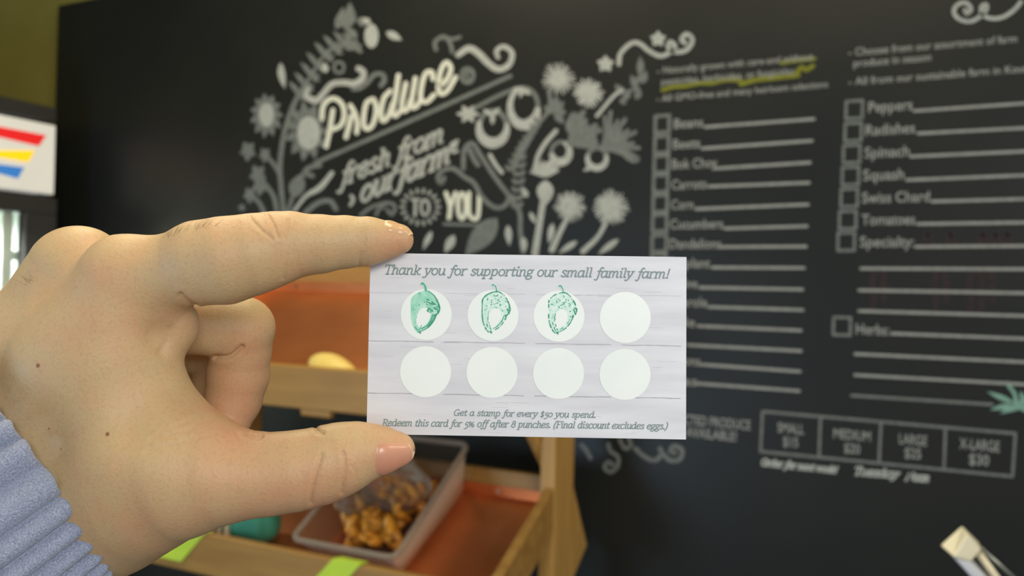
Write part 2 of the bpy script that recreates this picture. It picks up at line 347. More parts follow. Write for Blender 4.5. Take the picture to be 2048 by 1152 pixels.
# title lettering
def zz(pts, ox, oy, s): return [(ox + x / s, oy + y / s) for x, y in pts]
k = Ink()
for st in ([(135, 630), (118, 740), (100, 850), (65, 1010)], [(22, 715), (30, 600), (85, 525), (160, 510), (232, 570), (255, 680), (220, 785), (140, 830)],
           [(328, 690), (300, 810), (272, 915)], [(318, 580), (368, 670), (392, 770), (385, 865)],
           [(545, 515), (485, 560), (458, 700), (462, 800), (508, 825), (560, 765), (590, 620), (565, 525), (540, 515)],
           [(735, 430), (672, 500), (640, 640), (655, 740), (712, 700), (765, 560)], [(822, 265), (792, 480), (762, 640), (790, 690), (840, 640)],
           [(900, 350), (862, 540), (865, 630), (912, 620), (962, 500)], [(1000, 295), (962, 520), (965, 600), (1010, 590), (1050, 530)],
           [(1185, 305), (1170, 232), (1105, 250), (1062, 400), (1060, 520), (1120, 542), (1195, 470)],
           [(1250, 385), (1330, 305), (1372, 190), (1320, 130), (1262, 230), (1240, 400), (1272, 460), (1340, 420), (1420, 285)]):
    k.stroke(zz(st, 640, 100, 5.237), 9.5)
k.build('produce_lettering', M['chalk_bright'], board, on_board(.0008))
k = Ink()
script(k, 'fresh from', (681, 372), (884, 284), 25, 6.0, lean=0.28, up=(-0.05, -1.0))
k.build('fresh_from_lettering', M['chalk_mid'], board, on_board(.0008))
k = Ink()
script(k, 'our', (720, 407), (790, 372), 28, 7.0, lean=0.25, up=(-0.05, -1.0))
script(k, 'farm', (795, 372), (897, 325), 29, 7.5, lean=0.25, up=(-0.05, -1.0))
for st in ([(703, 392), (707, 400), (701, 410)], [(915, 282), (903, 290), (905, 303), (914, 302)], [(912, 291), (906, 294)]): k.stroke(st, 7)
k.build('our_farm_lettering', M['chalk_mid'], board, on_board(.0008))
k = Ink()
for st in ([(892, 386), (900, 413), (898, 436)], [(911, 386), (901, 413)], ell(924, 412, 8, 25, 24).tolist(), [(938, 386), (938, 425), (946, 437), (956, 432), (959, 386)]): k.stroke(st, 8.5)
k.build('you_lettering', M['chalk_bright'], board, on_board(.0008))
k = Ink()
k.line((823, 399), (839, 399), 5); k.line((831, 399), (830, 431), 6); k.stroke(ell(850, 415, 8, 15, 24), 5.5, smooth=False)
for q in range(18):
    a = 2 * math.pi * q / 18
    k.line((841 + 32 * math.cos(a), 414 + 29 * math.sin(a)), (841 + 39 * math.cos(a), 414 + 36 * math.sin(a)), 4.6)
k.build('to_lettering', M['chalk_mid'], board, on_board(.0008))

# ornamental scrolls
k = Ink()
for st, w in (([(916, 110), (937, 97), (957, 107), (978, 128), (998, 139), (1018, 129), (1024, 106), (1007, 93), (993, 102), (996, 115)], [11, 14, 14, 13, 12, 11, 10, 9, 8]),
              ([(1238, 128), (1241, 107), (1262, 87), (1279, 87), (1297, 101), (1320, 112), (1341, 104), (1350, 92), (1340, 84), (1337, 96), (1353, 104), (1374, 99), (1385, 80), (1374, 68), (1363, 78), (1370, 86)], 9),
              ([(1930, 20), (1934, 27), (1942, 17), (1930, 5), (1913, 11), (1908, 25), (1918, 38), (1938, 43), (1956, 36), (1972, 20), (1972, 9), (1963, 14), (1965, 29), (1983, 37), (2006, 34), (2028, 20), (2042, 4)], 8),
              ([(616, 178), (613, 192), (632, 201), (647, 187), (663, 169), (686, 165), (708, 167), (724, 158), (727, 144), (717, 137)], [9, 12, 14, 12, 12, 12, 13, 13, 12, 12])):
    k.stroke(st, w)
k.build('scroll_pattern', M['chalk_mid'], board, on_board(.0009))
k = Ink()
for st, w in (([(706, 178), (720, 176), (735, 165), (749, 149), (765, 149), (769, 160), (762, 171)], 9), ([(872, 99), (870, 84), (887, 73), (899, 84), (905, 104)], 8),
              ([(888, 76), (906, 78), (920, 74)], 7), (ell(935, 151, 12, 14, 20, 40, 400).tolist(), 8), ([(940, 142), (932, 150), (938, 158)], 6),
              (ell(678, 135, 10, 11, 20).tolist(), 6), ([(722, 430), (740, 416), (756, 410), (772, 406), (786, 408), (790, 418), (783, 429), (775, 420)], 7), ([(752, 430), (758, 418), (768, 414)], 6),
              ([(1271, 897), (1289, 913), (1310, 921), (1323, 908), (1320, 897)], 9), ([(1326, 908), (1341, 921), (1360, 918), (1364, 900), (1349, 892), (1341, 902), (1350, 906)], 9),
              ([(1216, 889), (1222, 903), (1236, 914), (1235, 933), (1221, 944), (1209, 935), (1217, 924), (1226, 930)], 8), ([(1240, 880), (1250, 897), (1262, 890), (1258, 878)], 8), ([(1163, 890), (1172, 900), (1181, 916)], 9),
              ([(630, 326), (825, 240), (1021, 152)], 8), ([(888, 356), (882, 366), (876, 356), (884, 342), (906, 337), (929, 354), (948, 366), (966, 396), (990, 415), (1010, 411), (1020, 392)], 9), ([(888, 448), (955, 450)], 6)):
    k.stroke(st, w)
k.build('faint_scroll_pattern', M['chalk_faint'], board, on_board(.0007))

# flowers and foliage
k = Ink(); fa = Ink(); br = Ink()
fa.stroke([(568, 432), (562, 370), (560, 330), (566, 280), (576, 240), (592, 200), (612, 168)], 10)
fa.stroke([(555, 432), (548, 395), (532, 370)], 9); fa.stroke([(560, 350), (545, 325), (530, 312)], 8); fa.stroke([(530, 430), (518, 405), (500, 392)], 9)
fa.stroke([(575, 430), (583, 400), (592, 380)], 8)
for q in range(11):
    a = 2 * math.pi * q / 11
    fa.leaf((533 + 10 * math.cos(a), 226 + 14 * math.sin(a)), (533 + 34 * math.cos(a), 232 + 46 * math.sin(a)), 15)
    fa.leaf((615 + 18 * math.cos(a), 262 + 20 * math.sin(a)), (612 + 44 * math.cos(a), 262 + 62 * math.sin(a)), 18)
br.disc(533, 230, 15, 24); br.disc(617, 266, 23, 33); br.disc(743, 72, 14, 24)
fa.leaf((690, 60), (700, 4), 26, 4); fa.leaf((672, 58), (686, 14), 20, 3); fa.leaf((715, 75), (690, 55), 16); fa.leaf((735, 48), (712, 38), 18); k.leaf((772, 64), (804, 80), 16)
k.leaf((742, 46), (722, 36), 12)
for (x, y) in ((598, 190), (610, 172), (622, 152), (634, 132), (650, 112), (668, 98), (688, 90), (706, 92)):
    for s in (-1, 1):
        fa.leaf((x, y), (x + s * 14 - 8, y - 22 + s * 6), 11, 2); fa.leaf((x, y), (x + 20, y + 6 * s + 4), 9, 2)
fa.stroke([(590, 205), (622, 150), (655, 105), (690, 90), (722, 104)], 6)
k.leaf((561, 125), (570, 178), 15, 2); k.leaf((652, 146), (648, 124), 14)
for (x, y, r) in ((496, 302, 17), (530, 310, 13), (516, 350, 18), (520, 372, 16), (500, 390, 14)):
    for q in range(5):
        a = 2 * math.pi * q / 5 + .4; fa.leaf((x, y), (x + r * math.cos(a), y + r * 1.3 * math.sin(a)), r * .8)
    fa.disc(x, y, r * .45, r * .5)
fa.leaf((585, 395), (606, 345), 32); k.stroke([(588, 422), (612, 392), (640, 375), (664, 346)], [6, 8, 12, 9]); fa.stroke([(612, 424), (636, 406), (660, 402), (672, 418)], 10)
fa.leaf((482, 422), (486, 408), 14); fa.stroke([(640, 330), (620, 335), (610, 345), (625, 352)], 10)
# star flowers, asters, thistles, dandelions
for (x, y, r) in ((1211, 128, 18), (1316, 78, 17)):
    for q in range(5):
        a = 2 * math.pi * q / 5 - .3; k.leaf((x, y), (x + r * math.cos(a), y + r * math.sin(a)), r * .75)
k.burst(1117, 157, 3, 34, 26, 5); k.disc(1117, 158, 11, 14); k.burst(1177, 186, 2, 32, 24, 7); br.disc(1178, 188, 13, 16)
k.burst(1091, 353, 4, 33, 18, 6, a0=195, a1=345); k.leaf((1091, 360), (1090, 412), 34); k.stroke([(1086, 405), (1079, 450), (1070, 507)], [12, 12, 14])
k.burst(1140, 412, 2, 33, 44, 4); k.burst(1222, 415, 3, 38, 46, 4.5)
fa.disc(1140, 412, 18, 20); fa.disc(1222, 415, 19, 22)
k.stroke([(1135, 436), (1120, 465), (1104, 500)], [9, 10, 12]); k.stroke([(1211, 448), (1195, 475), (1166, 503)], [8, 9, 11])
for a, b, w in (((1016, 450), (1019, 492), 14), ((1047, 474), (1049, 506), 14), ((1106, 446), (1098, 488), 13), ((1155, 482), (1117, 507), 12), ((1238, 478), (1196, 509), 13),
                ((909, 470), (890, 506), 18), ((864, 462), (846, 500), 12), ((1060, 424), (1072, 448), 10), ((1055, 395), (1045, 375), 12)):
    k.leaf(a, b, w)
fa.leaf((995, 436), (930, 512), 44)
fa.stroke([(927, 337), (929, 300), (945, 287), (962, 312), (990, 354), (1018, 391), (1039, 424), (1041, 461), (1046, 505)], 9)
k.stroke([(980, 310), (992, 330), (1004, 345)], 8); fa.stroke([(940, 300), (948, 318), (956, 330)], 10)
# wheat like stems
fa.stroke([(1098, 180), (1100, 216), (1074, 251), (1039, 298), (1026, 335)], 8)
for t in range(9):
    x, y = 1078 - t * 7, 246 + t * 12; fa.leaf((x, y), (x + 12, y - 16), 9); fa.leaf((x, y), (x - 12, y - 12), 9)
for t in range(7):
    x, y = 1040 - t * 1, 320 + t * 16; fa.leaf((x, y), (x + 14, y - 12), 10); fa.leaf((x, y), (x - 14, y - 10), 10)
k.stroke([(1112, 262), (1092, 285), (1077, 310), (1071, 336)], 9)
for q in range(6):
    a = math.radians(200 + q * 40); fa.leaf((1110, 225), (1110 + 24 * math.cos(a), 225 + 36 * math.sin(a)), 16)
k.stroke([(1194, 232), (1212, 210), (1228, 192), (1244, 180)], 7)
for a, b in (((1279, 150), (1280, 112)), ((1282, 168), (1292, 140)), ((1270, 175), (1262, 150)), ((1244, 190), (1230, 168)), ((1248, 200), (1258, 178)), ((1273, 200), (1276, 172)), ((1240, 206), (1252, 196))):
    fa.leaf(a, b, 15, 2)
fa.stroke([(1244, 184), (1268, 178), (1280, 150)], 6)
k.build('flower_pattern', M['chalk_mid'], board, on_board(.0009)); br.build('flower_centre_pattern', M['chalk_mid'], board, on_board(.0011)); fa.build('foliage_pattern', M['chalk_faint'], board, on_board(.0006))

# vegetables: tomatoes and radishes
k = Ink(); fa = Ink()
k.stroke(ell(1048, 213, 28, 37, 30, 10, 260), [12, 22, 20, 14, 10, 8], smooth=False); fa.stroke(ell(1048, 213, 28, 37, 20, 255, 375), 9, smooth=False)
k.stroke(ell(986, 254, 28, 32, 30, -5, 195), [10, 18, 22, 18, 10], smooth=False); fa.stroke(ell(986, 254, 28, 32, 20, 190, 360), 10, smooth=False)
for a, b in (((985, 230), (965, 218)), ((985, 230), (1000, 215)), ((985, 228), (985, 250)), ((1045, 178), (1025, 178)), ((1045, 178), (1062, 190)), ((1045, 176), (1040, 196))): k.leaf(a, b, 10)
fa.stroke([(945, 218), (965, 208), (1000, 190), (1035, 176)], 8)
for q in range(6): k.leaf((936, 228), (936 + 24 * math.cos(q * 1.05), 228 + 20 * math.sin(q * 1.05)), 11)
k.stroke(ell(1121, 304, 18, 20, 24, -60, 160), [8, 14, 17, 12], smooth=False); fa.stroke(ell(1121, 304, 18, 20, 20, 150, 310), 8, smooth=False); k.leaf((1112, 318), (1088, 332), 9)
k.stroke(ell(1194, 316, 19, 20, 24, -10, 190), [8, 12, 14, 12, 8], smooth=False); fa.stroke(ell(1194, 316, 19, 20, 20, 180, 360), 9, smooth=False); k.leaf((1186, 332), (1166, 342), 9)
for q in range(13):
    a = math.radians(-85 + q * 8.5); L = 62 + 14 * math.sin(q * 2.1); fa.stroke([(1204, 296), (1204 + L * .5 * math.cos(a) + 4, 296 + L * .5 * math.sin(a)), (1204 + L * math.cos(a), 296 + L * math.sin(a))], [4, 7, 8])
fa.stroke([(1206, 300), (1240, 300), (1262, 308), (1276, 318), (1266, 322), (1250, 312)], 8)
for q in range(9):
    a = math.radians(-75 + q * 10); L = 62 + 10 * math.sin(q * 1.7); fa.stroke([(1136, 290), (1136 + L * .5 * math.cos(a), 290 + L * .5 * math.sin(a)), (1136 + L * math.cos(a) , 290 + L * math.sin(a))], [5, 8, 11])
fa.leaf((1146, 275), (1146, 222), 22, -4)
k.build('vegetable_pattern', M['chalk_mid'], board, on_board(.0009)); fa.build('vegetable_leaf_pattern', M['chalk_faint'], board, on_board(.0006))

# checklists
def square(ink, x0, y0, x1, y1, w):
    a, b = bdir((x0 + x1) / 2, (y0 + y1) / 2); s = (x1 - x0) / 2 - w / 2; t = (y1 - y0) / 2 - w / 2; c = np.array([(x0 + x1) / 2, (y0 + y1) / 2])
    q = [c - a * s + b * t, c + a * s + b * t, c + a * s - b * t, c - a * s - b * t]
    for i in range(4): ink.line(q[i], q[(i + 1) % 4], w)
k = Ink()
for y, x in zip((248, 289, 328, 367, 407, 446, 487), (1307, 1306, 1305, 1304, 1303, 1302, 1301)): square(k, x, y - 20, x + 35, y + 20, 7)
for y, x in zip((525, 565, 604, 643, 683, 722, 762), (1300, 1299, 1298, 1297, 1296, 1295, 1294)): square(k, x, y - 20, x + 35, y + 20, 7)
for y, x in zip((219.5, 264, 308, 352, 395.5, 440, 483.5), (1689, 1687, 1684, 1681.5, 1679, 1676, 1673)): square(k, x, y - 20.5, x + 39, y + 20.5, 6)
square(k, 1664, 632, 1704, 673, 6)
k.build('checkbox_pattern', M['chalk_faint'], board, on_board(.0007))
k = Ink()
for s, x, y, w in (('Beans', 1348, 257, 58), ('Beets', 1346, 298, 54), ('Bok Choy', 1344, 338, 90), ('Carrots', 1343, 379, 70), ('Corn', 1342, 419, 45), ('Cucumbers', 1340, 458, 106), ('Dandelions', 1339, 497, 103),
                   ('Eggplant', 1338, 535, 82), ('Endive', 1337, 575, 58), ('Escarole', 1336, 612, 78), ('Kale', 1336, 652, 54), ('Leeks', 1335, 690, 36), ('Onions', 1334, 728, 66), ('Peas', 1334, 768, 60)):
    sans(k, s, x, y, w, 19)
for s, x, y, w in (('Peppers', 1737, 225, 88), ('Radishes', 1731, 271, 99), ('Spinach', 1729, 316, 90), ('Squash', 1726, 361, 82), ('Swiss Chard', 1724, 406, 135), ('Tomatoes', 1723, 450, 107), ('Specialty:', 1720, 494, 108), ('Herbs:', 1712, 668, 66)):
    sans(k, s, x, y, w, 21)
k.build('vegetable_name_lettering', M['chalk_list'], board, on_board(.0008))
k = Ink()
for a, b in (((1410, 254), (1628, 238)), ((1404, 297), (1624, 281.5)), ((1430, 337), (1620, 325)), ((1418, 373), (1618, 365.5)), ((1392, 418), (1616, 409)), ((1450, 457), (1614, 452.5)), ((1440, 494), (1612, 493)),
             ((1425, 535), (1608, 536)), ((1400, 575), (1605, 579)), ((1418, 614), (1606, 620)), ((1396, 652), (1602, 661)), ((1376, 690), (1602, 702)), ((1402, 729), (1600, 743)), ((1396, 767), (1598, 782)),
             ((1828, 222), (2090, 204)), ((1836, 267), (2090, 254)), ((1822, 313), (2090, 301)), ((1814, 360), (2090, 349)), ((1864, 403), (2090, 397)), ((1835, 448), (2090, 444.5)), ((1832, 493.5), (2090, 491.7)),
             ((1722, 537), (2090, 538.5)), ((1718, 580.5), (2090, 587)), ((1718, 622), (2090, 633)), ((1783, 667), (2090, 679)), ((1710.5, 708), (2090, 726)), ((1710, 750), (2090, 771))):
    k.line(a, b, 6)
k.build('writing_line_pattern', M['chalk_list'], board, on_board(.0008))
k = Ink(); k.line((1703, 791), (1985, 809), 6); k.build('faint_writing_line_pattern', M['chalk_faint'], board, on_board(.0008))
k = Ink()
sans(k, '- Naturally grown with care-and without', 1314, 148, 312, 13, 119)
sans(k, 'pesticides, herbicides, or fungicides', 1323, 170, 265, 13, 148)
sans(k, '- All GMO-free and many heirloom selections', 1313, 204, 343, 13, 174)
sans(k, '- Choose from our assortment of farm', 1697, 112, 337, 15, 84)
sans(k, 'produce in season', 1707, 134, 155, 15, 121)
sans(k, '- All from our sustainable farm in Kouts', 1697, 171, 366, 15, 143)
k.build('notes_lettering', M['chalk_list'], board, on_board(.0008))
k = Ink()
k.stroke([(1325, 180), (1345, 174), (1370, 172), (1395, 167)], 8); k.stroke([(1398, 166), (1425, 166), (1450, 160), (1480, 160)], 8); k.stroke([(1482, 168), (1510, 160), (1550, 155), (1596, 150)], 10)
k.stroke([(1563, 126), (1595, 121), (1630, 117)], 7); k.stroke([(1594, 144), (1604, 134), (1612, 140), (1626, 132)], 9)
k.build('yellow_underline_pattern', M['chalk_yellow'], board, on_board(.0007))

# price table and footer
k = Ink()
q = [(1525, 823), (2031, 867), (2025, 953), (1521, 903)]
for i in range(4): k.line(q[i], q[(i + 1) % 4], 6)
for a, b in (((1641, 834), (1638, 915)), ((1762, 844), (1758, 926)), ((1891, 855), (1888, 939))): k.line(a, b, 6)
k.build('price_table_pattern', M['chalk_faint'], board, on_board(.0007))
k = Ink()
for s, x, y, w, h in (('SMALL', 1555, 864, 53, 19), ('MEDIUM', 1667, 876, 74, 19), ('LARGE', 1798, 887, 56, 20), ('X-LARGE', 1919, 897, 80, 21)): sans(k, s, x, y, w, h)
for s, x, y, w, h in (('$15', 1566, 892, 30, 19), ('$20', 1688, 905, 32, 19), ('$25', 1809, 915, 33, 20), ('$30', 1938, 928, 40, 21)): sans(k, s, x, y, w, h)
sans(k, 'SELECTED PRODUCE', 1333, 845, 168, 19); sans(k, 'AVAILABLE!', 1372, 873, 101, 19)
k.build('price_lettering', M['chalk_list'], board, on_board(.0008))
k = Ink()
script(k, 'Order for next week!', (1522, 930), (1672, 946), 9, 4); script(k, 'Tuesday', (1706, 949), (1795, 956), 11, 4); script(k, 'Noon', (1812, 960), (1856, 963), 11, 4.5)
k.build('handwritten_note_lettering', M['chalk_mid'], board, on_board(.0008))
k = Ink()
for a, b, w, bd in (((2028, 806), (1974, 783), 11, 0), ((2030, 812), (1980, 820), 12, 2), ((2050, 812), (2000, 828), 14, 4), ((2048, 806), (2041, 782), 10, 0), ((2030, 808), (2075, 790), 14, 2), ((2034, 812), (2080, 822), 14, 2)): k.leaf(a, b, w, bd)
k.stroke([(2014, 766), (2030, 790), (2030, 808)], 8)
k.build('leaf_pattern', M['chalk_green'], board, on_board(.0009))
k = Ink()      # half-wiped pink letters
for x in (1745, 1870, 1940, 1962): k.stroke([(x, 575), (x + 4, 545), (x + 18, 540), (x + 22, 560), (x + 24, 600)], 14); k.stroke([(x, 620), (x + 3, 590)], 13)
for x in (1850, 1895, 1960, 1985, 2010): k.stroke([(x, 486), (x + 6, 466), (x + 16, 486)], 10)
k.build('wiped_pink_lettering', M['chalk_pink'], board, on_board(.0005))

# ------------------------------------------------------------------ drinks cooler at the left
CX = -2.2; cy1 = 1.535; cy0 = 0.83
cooler = empty('drinks_cooler', (CX - 0.3, (cy0 + cy1) / 2, 0), 'black drinks cooler with a lit white header sign, left of the chalkboard', 'cooler')
zt = at(112, 252, 0, CX)[2]; zs = at(103, 389, 0, CX)[2]; gz = at(45, 425, 0, CX)[2]; gy = at(45, 425, 0, CX)[1]
mb = MB(); X0 = CX - 0.6
mb.box((X0, cy0, 0.02), (X0 + 0.03, cy1, zt + 0.05)); mb.box((X0, cy0, 0.02), (CX - 0.02, cy0 + 0.03, zt + 0.05)); mb.box((X0, cy1 - 0.03, 0.02), (CX - 0.02, cy1, zt + 0.05))
mb.box((X0, cy0, zt + 0.01), (CX, cy1, zt + 0.05)); mb.box((X0, cy0, 0.02), (CX - 0.02, cy1, 0.14)); mb.box((X0, cy0, zs - 0.05), (CX - 0.03, cy1, zs - 0.01))
bevel(mb.build('cabinet', M['black_metal'], cooler), 0.004)
sgn = MB().box((CX - 0.05, cy0 + 0.01, zs), (CX + 0.002, cy1 - 0.004, zt)).build('header_sign', M['sign_white'], cooler); bevel(sgn, 0.003)
def on_sign(x, y): return at(x, y, 0, CX + 0.004)
def stripe(name, m, poly):
    P = [on_sign(x, y) for x, y in poly]; build(name, P, [list(range(len(P)))], m, sgn)
stripe('red_stripe', M['sign_red'], [(-260, 208), (0, 253.5), (92, 270.7), (78, 292), (0, 274), (-250, 232)])
stripe('yellow_stripe', M['sign_yellow'], [(-240, 268), (-100, 293), (0, 301), (70, 301), (57, 324), (0, 315), (-230, 286)])
stripe('blue_stripe', M['sign_blue'], [(-220, 300), (0, 329), (48, 335), (36, 357), (0, 347), (-210, 322)])
mb = MB(); dz0 = 0.16; dz1 = zs - 0.012
for a, b in (((cy0, dz0), (cy1, gz - 1.35)), ((cy0, gz), (cy1, dz1)), ((cy0, gz - 1.35), (cy0 + 0.08, gz)), ((gy, gz - 1.35), (cy1, gz))): mb.box((CX - 0.02, a[0], a[1]), (CX + 0.012, b[0], b[1]))
door = mb.build('door', M['black_metal'], cooler); bevel(door, 0.003)
MB().box((CX - 0.012, cy0 + 0.08, gz - 1.35), (CX - 0.006, gy, gz)).build('glass_pane', M['glass'], door)
mb = MB(); mb.tube([(CX + 0.045, cy0 + 0.04, 0.9), (CX + 0.045, cy0 + 0.04, 1.4)], 0.01); mb.box((CX + 0.01, cy0 + 0.03, 0.9), (CX + 0.045, cy0 + 0.05, 0.92)); mb.box((CX + 0.01, cy0 + 0.03, 1.38), (CX + 0.045, cy0 + 0.05, 1.4)); mb.build('handle', M['steel'], door)
mb = MB(); mb.box((X0 + 0.03, cy0 + 0.03, 0.14), (X0 + 0.06, cy1 - 0.03, zs - 0.05)); mb.box((X0 + 0.05, cy1 - 0.06, 0.14), (CX - 0.025, cy1 - 0.03, zs - 0.05)); mb.box((X0 + 0.05, cy0 + 0.03, 0.14), (CX - 0.025, cy0 + 0.06, zs - 0.05))
mb.box((CX - 0.06, gy - 0.035, gz - 1.35), (CX - 0.03, gy - 0.005, gz)); mb.build('white_liner', M['fridge_white'], cooler)
szs = at(15, 510, 0, CX - 0.05)[2]
for i in range(4):
    z = szs - 0.33 * i
    mb = MB(); mb.box((CX - 0.07, cy0 + 0.06, z - 0.012), (CX - 0.05, cy1 - 0.06, z + 0.012))
    for j in range(12):
        y = cy0 + 0.08 + j * (cy1 - cy0 - 0.16) / 11; mb.box((X0 + 0.07, y - 0.003, z - 0.004), (CX - 0.06, y + 0.003, z + 0.002))
    mb.build('shelf', M['shelf_white'], cooler)
area('cooler_lamp', (CX - 0.12, 1.2, zs - 0.07), (CX - 0.3, 1.2, 1.0), 0.1, 0.5, 30, (0.93, 1.0, 0.96))

# ------------------------------------------------------------------ produce rack
XE = -0.62; XL = -1.436
rack = empty('produce_rack', ((XE + XL) / 2, 1.4, 0), 'pine display rack with two sloping copper-lined bins, in front of the chalkboard', 'rack')
def post(x0, x1):
    bevel(MB().box((x0, 1.425, 0), (x1, 1.518, 1.545)).build('post', M['pine_v'], rack), 0.003)
post(XE - 0.03, XE); post(XL, XL + 0.03)
def bracket(pts, x):
    bevel(MB().prism([(x, y, z) for y, z in pts], (0.02, 0, 0)).build('bracket', M['pine_v'], rack), 0.002)
for x in (XE - 0.021, XL + 0.001):
    bracket([(1.519, 1.135), (1.545, 1.09), (1.597, 1.003), (1.529, 0.955), (1.519, 0.95)], x)
def bin_(yf, zlip, zfb, yb, zfloor_b, zback, tabs):
    """a sloping tray: front board, copper floor, back board, two end panels"""
    b = bpy.data.objects.new('display_bin', None); C.objects.link(b); b.parent = rack
    og = np.array([(XE + XL) / 2, yf, zfb]); b.location = og - ORG[rack.name]; ORG[b.name] = og
    s = (zfloor_b - zfb) / (yb - yf)
    mb = MB().box((XL, yf, zfb), (XE - 0.012, yf + 0.018, zlip))
    for x0, x1 in tabs: mb.box((x0, yf + 0.002, zfb - 0.012), (x1, yf + 0.016, zfb + 0.004))
    bevel(mb.build('front_board', M['pine'], b), 0.003)
    f = [(XL + 0.015, yf + 0.018, zfb + 0.012), (XE - 0.018, yf + 0.018, zfb + 0.012), (XE - 0.018, yb, zfloor_b), (XL + 0.015, yb, zfloor_b)]
    up = [(XE - 0.018, yb - 0.002, zfloor_b + 0.021), (XL + 0.015, yb - 0.002, zfloor_b + 0.021)]
    low = [(p[0], p[1], p[2] - 0.003) for p in f]
    mb = MB().hexa(low + f); mb.add(f[2:4] + up[::-1] + [(p[0], p[1] + 0.002, p[2]) for p in f[2:4]] + [(p[0], p[1] + 0.002, p[2]) for p in up[::-1]], [(0, 1, 2, 3), (7, 6, 5, 4), (3, 2, 6, 7)])
    mb.build('copper_lining', M['copper'], b)
    MB().hexa([(p[0], p[1], p[2] - 0.014) for p in f] + [(p[0], p[1], p[2] - 0.0035) for p in f]).build('tray_floor', M['pine'], b)
    bevel(MB().box((XL, yb + 0.001, zfloor_b - 0.02), (XE - 0.031, yb + 0.019, zback)).build('back_board', M['pine'], b), 0.003)
    yp = 1.423; zp = zlip + (yp - yf) * s
    for x in (XE - 0.0175, XL):
        bevel(MB().prism([(x, yf + 0.019, zfb - 0.002), (x, yf + 0.019, zlip), (x, yp, zp), (x, yp, zfb + (yp - yf) * s - 0.01)], (0.0175, 0, 0)).build('end_panel', M['pine'], b), 0.002)
    for x in (0.18, 0.5, 0.82):
        xx = XL + x * (XE - XL); t = np.array([xx, yb - 0.003, zfloor_b + 0.011])
        MB().tube([t, t + np.array([0, -0.003, 0])], 0.004, 10).build('screw', M['screw'], b)
    return b
low_bin = bin_(1.18, 1.035, 0.957, 1.49, 1.103, 1.154, ())
yu = 1.15
zl = at(640, 735, 1, yu)[2]; zfb = at(640, 822, 1, yu)[2]
xt0 = at(598, 830, 1, yu)[0]; xt1 = at(657, 830, 1, yu)[0]
up_bin = bin_(yu, zl, zfb, 1.49, 1.497, 1.554, ((xt0, xt1),))
br_ = [at(p[0], p[1], 0, XE - 0.04) for p in ((1055, 862), (1100, 862), (1100, 935), (1090, 935))]
bevel(MB().prism([(XE - 0.05, p[1], p[2]) for p in br_], (0.018, 0, 0)).build('bracket', M['pine_v'], rack), 0.002)

# lime price tags folded over the lower front lip
def price_tag(x0, x1, label):
    y0 = 1.18 - 0.0015; zt = 1.0355 + 0.0015
    prof = [(1.196, zt), (y0, zt), (y0 - 0.0005, zt - 0.012), (y0 - 0.002, 0.995), (y0 - 0.004, 0.975)]
    mb = MB()
    V = [(x - .9 * (zt - z) + .3 * (y - y0), y, z) for (y, z) in prof for x in (x0, x1)] + [(x - .9 * (zt - z) + .3 * (y - y0), y + (0 if i < 1 else 0.0006), z + (0.0006 if i < 2 else 0)) for i, (y, z) in enumerate(prof) for x in (x0, x1)]
    n = len(prof); F = []
    for i in range(n - 1):
        a = 2 * i; F.append((a, a + 1, a + 3, a + 2)); a += 2 * n; F.append((a + 2, a + 3, a + 1, a))
    o = build('price_tag', V, F, M['tag']); tag(o, label, 'price tag', 'lime price tags on the lower bin'); return o
t1 = at(358, 1068, 1, 1.18)[0]; t2 = at(411, 1072, 1, 1.18)[0]
price_tag(t1, t2, 'lime green paper tag folded over the bin lip just under the thumb base')
t3 = at(666, 1121, 1, 1.18)[0]; t4 = at(722, 1130, 1, 1.18)[0]
price_tag(t3, t4, 'lime green paper tag folded over the bin lip in front of the clear tub')

# clear tub standing on the lower bin's floor
sl = math.atan2(1.103 - 0.969, 1.49 - 1.198); nrm = np.array([0, -math.sin(sl), math.cos(sl)])
FL, FR = at(584, 1078, 1, 1.215), at(790, 1117, 1, 1.215)
BR = at(937, 889, 1, 1.47); BL = BR + (FL - FR) * 0.98
tub = empty('plastic_tub', (FL + FR + BR + BL) / 4 - nrm * 0.08, 'clear plastic tub of golden brown pieces standing in the lower copper bin', 'tub')
rim = np.array([FL, FR, BR, BL]); cen = rim.mean(0)
def loop(P, r, n=5):          # rounded corners
    out = []
    for i in range(4):
        a, b, c = P[i - 1], P[i], P[(i + 1) % 4]; u = (a - b) / np.linalg.norm(a - b) * r; v = (c - b) / np.linalg.norm(c - b) * r
        for t in np.linspace(0, 1, n): out.append(b + u * (1 - t) ** 2 + v * t ** 2)
    return np.array(out)
hgt = min(0.075, ((cen - np.array([0, 1.198, 0.969])) @ nrm) - 0.004)
Lo = loop(rim, 0.02); n = len(Lo)
fl_z = lambda p: 0.969 + (p[1] - 1.198) * math.tan(sl)
def down(P, sh):
    Q = cen + (P - cen) * sh; return np.array([q - nrm * (((q - np.array([0, 1.198, 0.969])) @ nrm) - 0.004) for q in Q])
Bo = down(Lo, 0.86)
rows = [Lo, Lo + (Bo - Lo) * 0.5, Bo]; V = np.vstack(rows + [Bo.mean(0)[None]])
F = [(r * n + i, r * n + (i + 1) % n, (r + 1) * n + (i + 1) % n, (r + 1) * n + i) for r in range(2) for i in range(n)] + [(2 * n + i, 2 * n + (i + 1) % n, 3 * n) for i in range(n)]
build('tub_body', V, F, M['tub_clear'], tub, smooth=True)
mb = MB(); mb.tube(np.vstack([Lo, Lo[:2]]), 0.0055, 8); mb.build('rim', M['tub_rim'], tub, smooth=True)

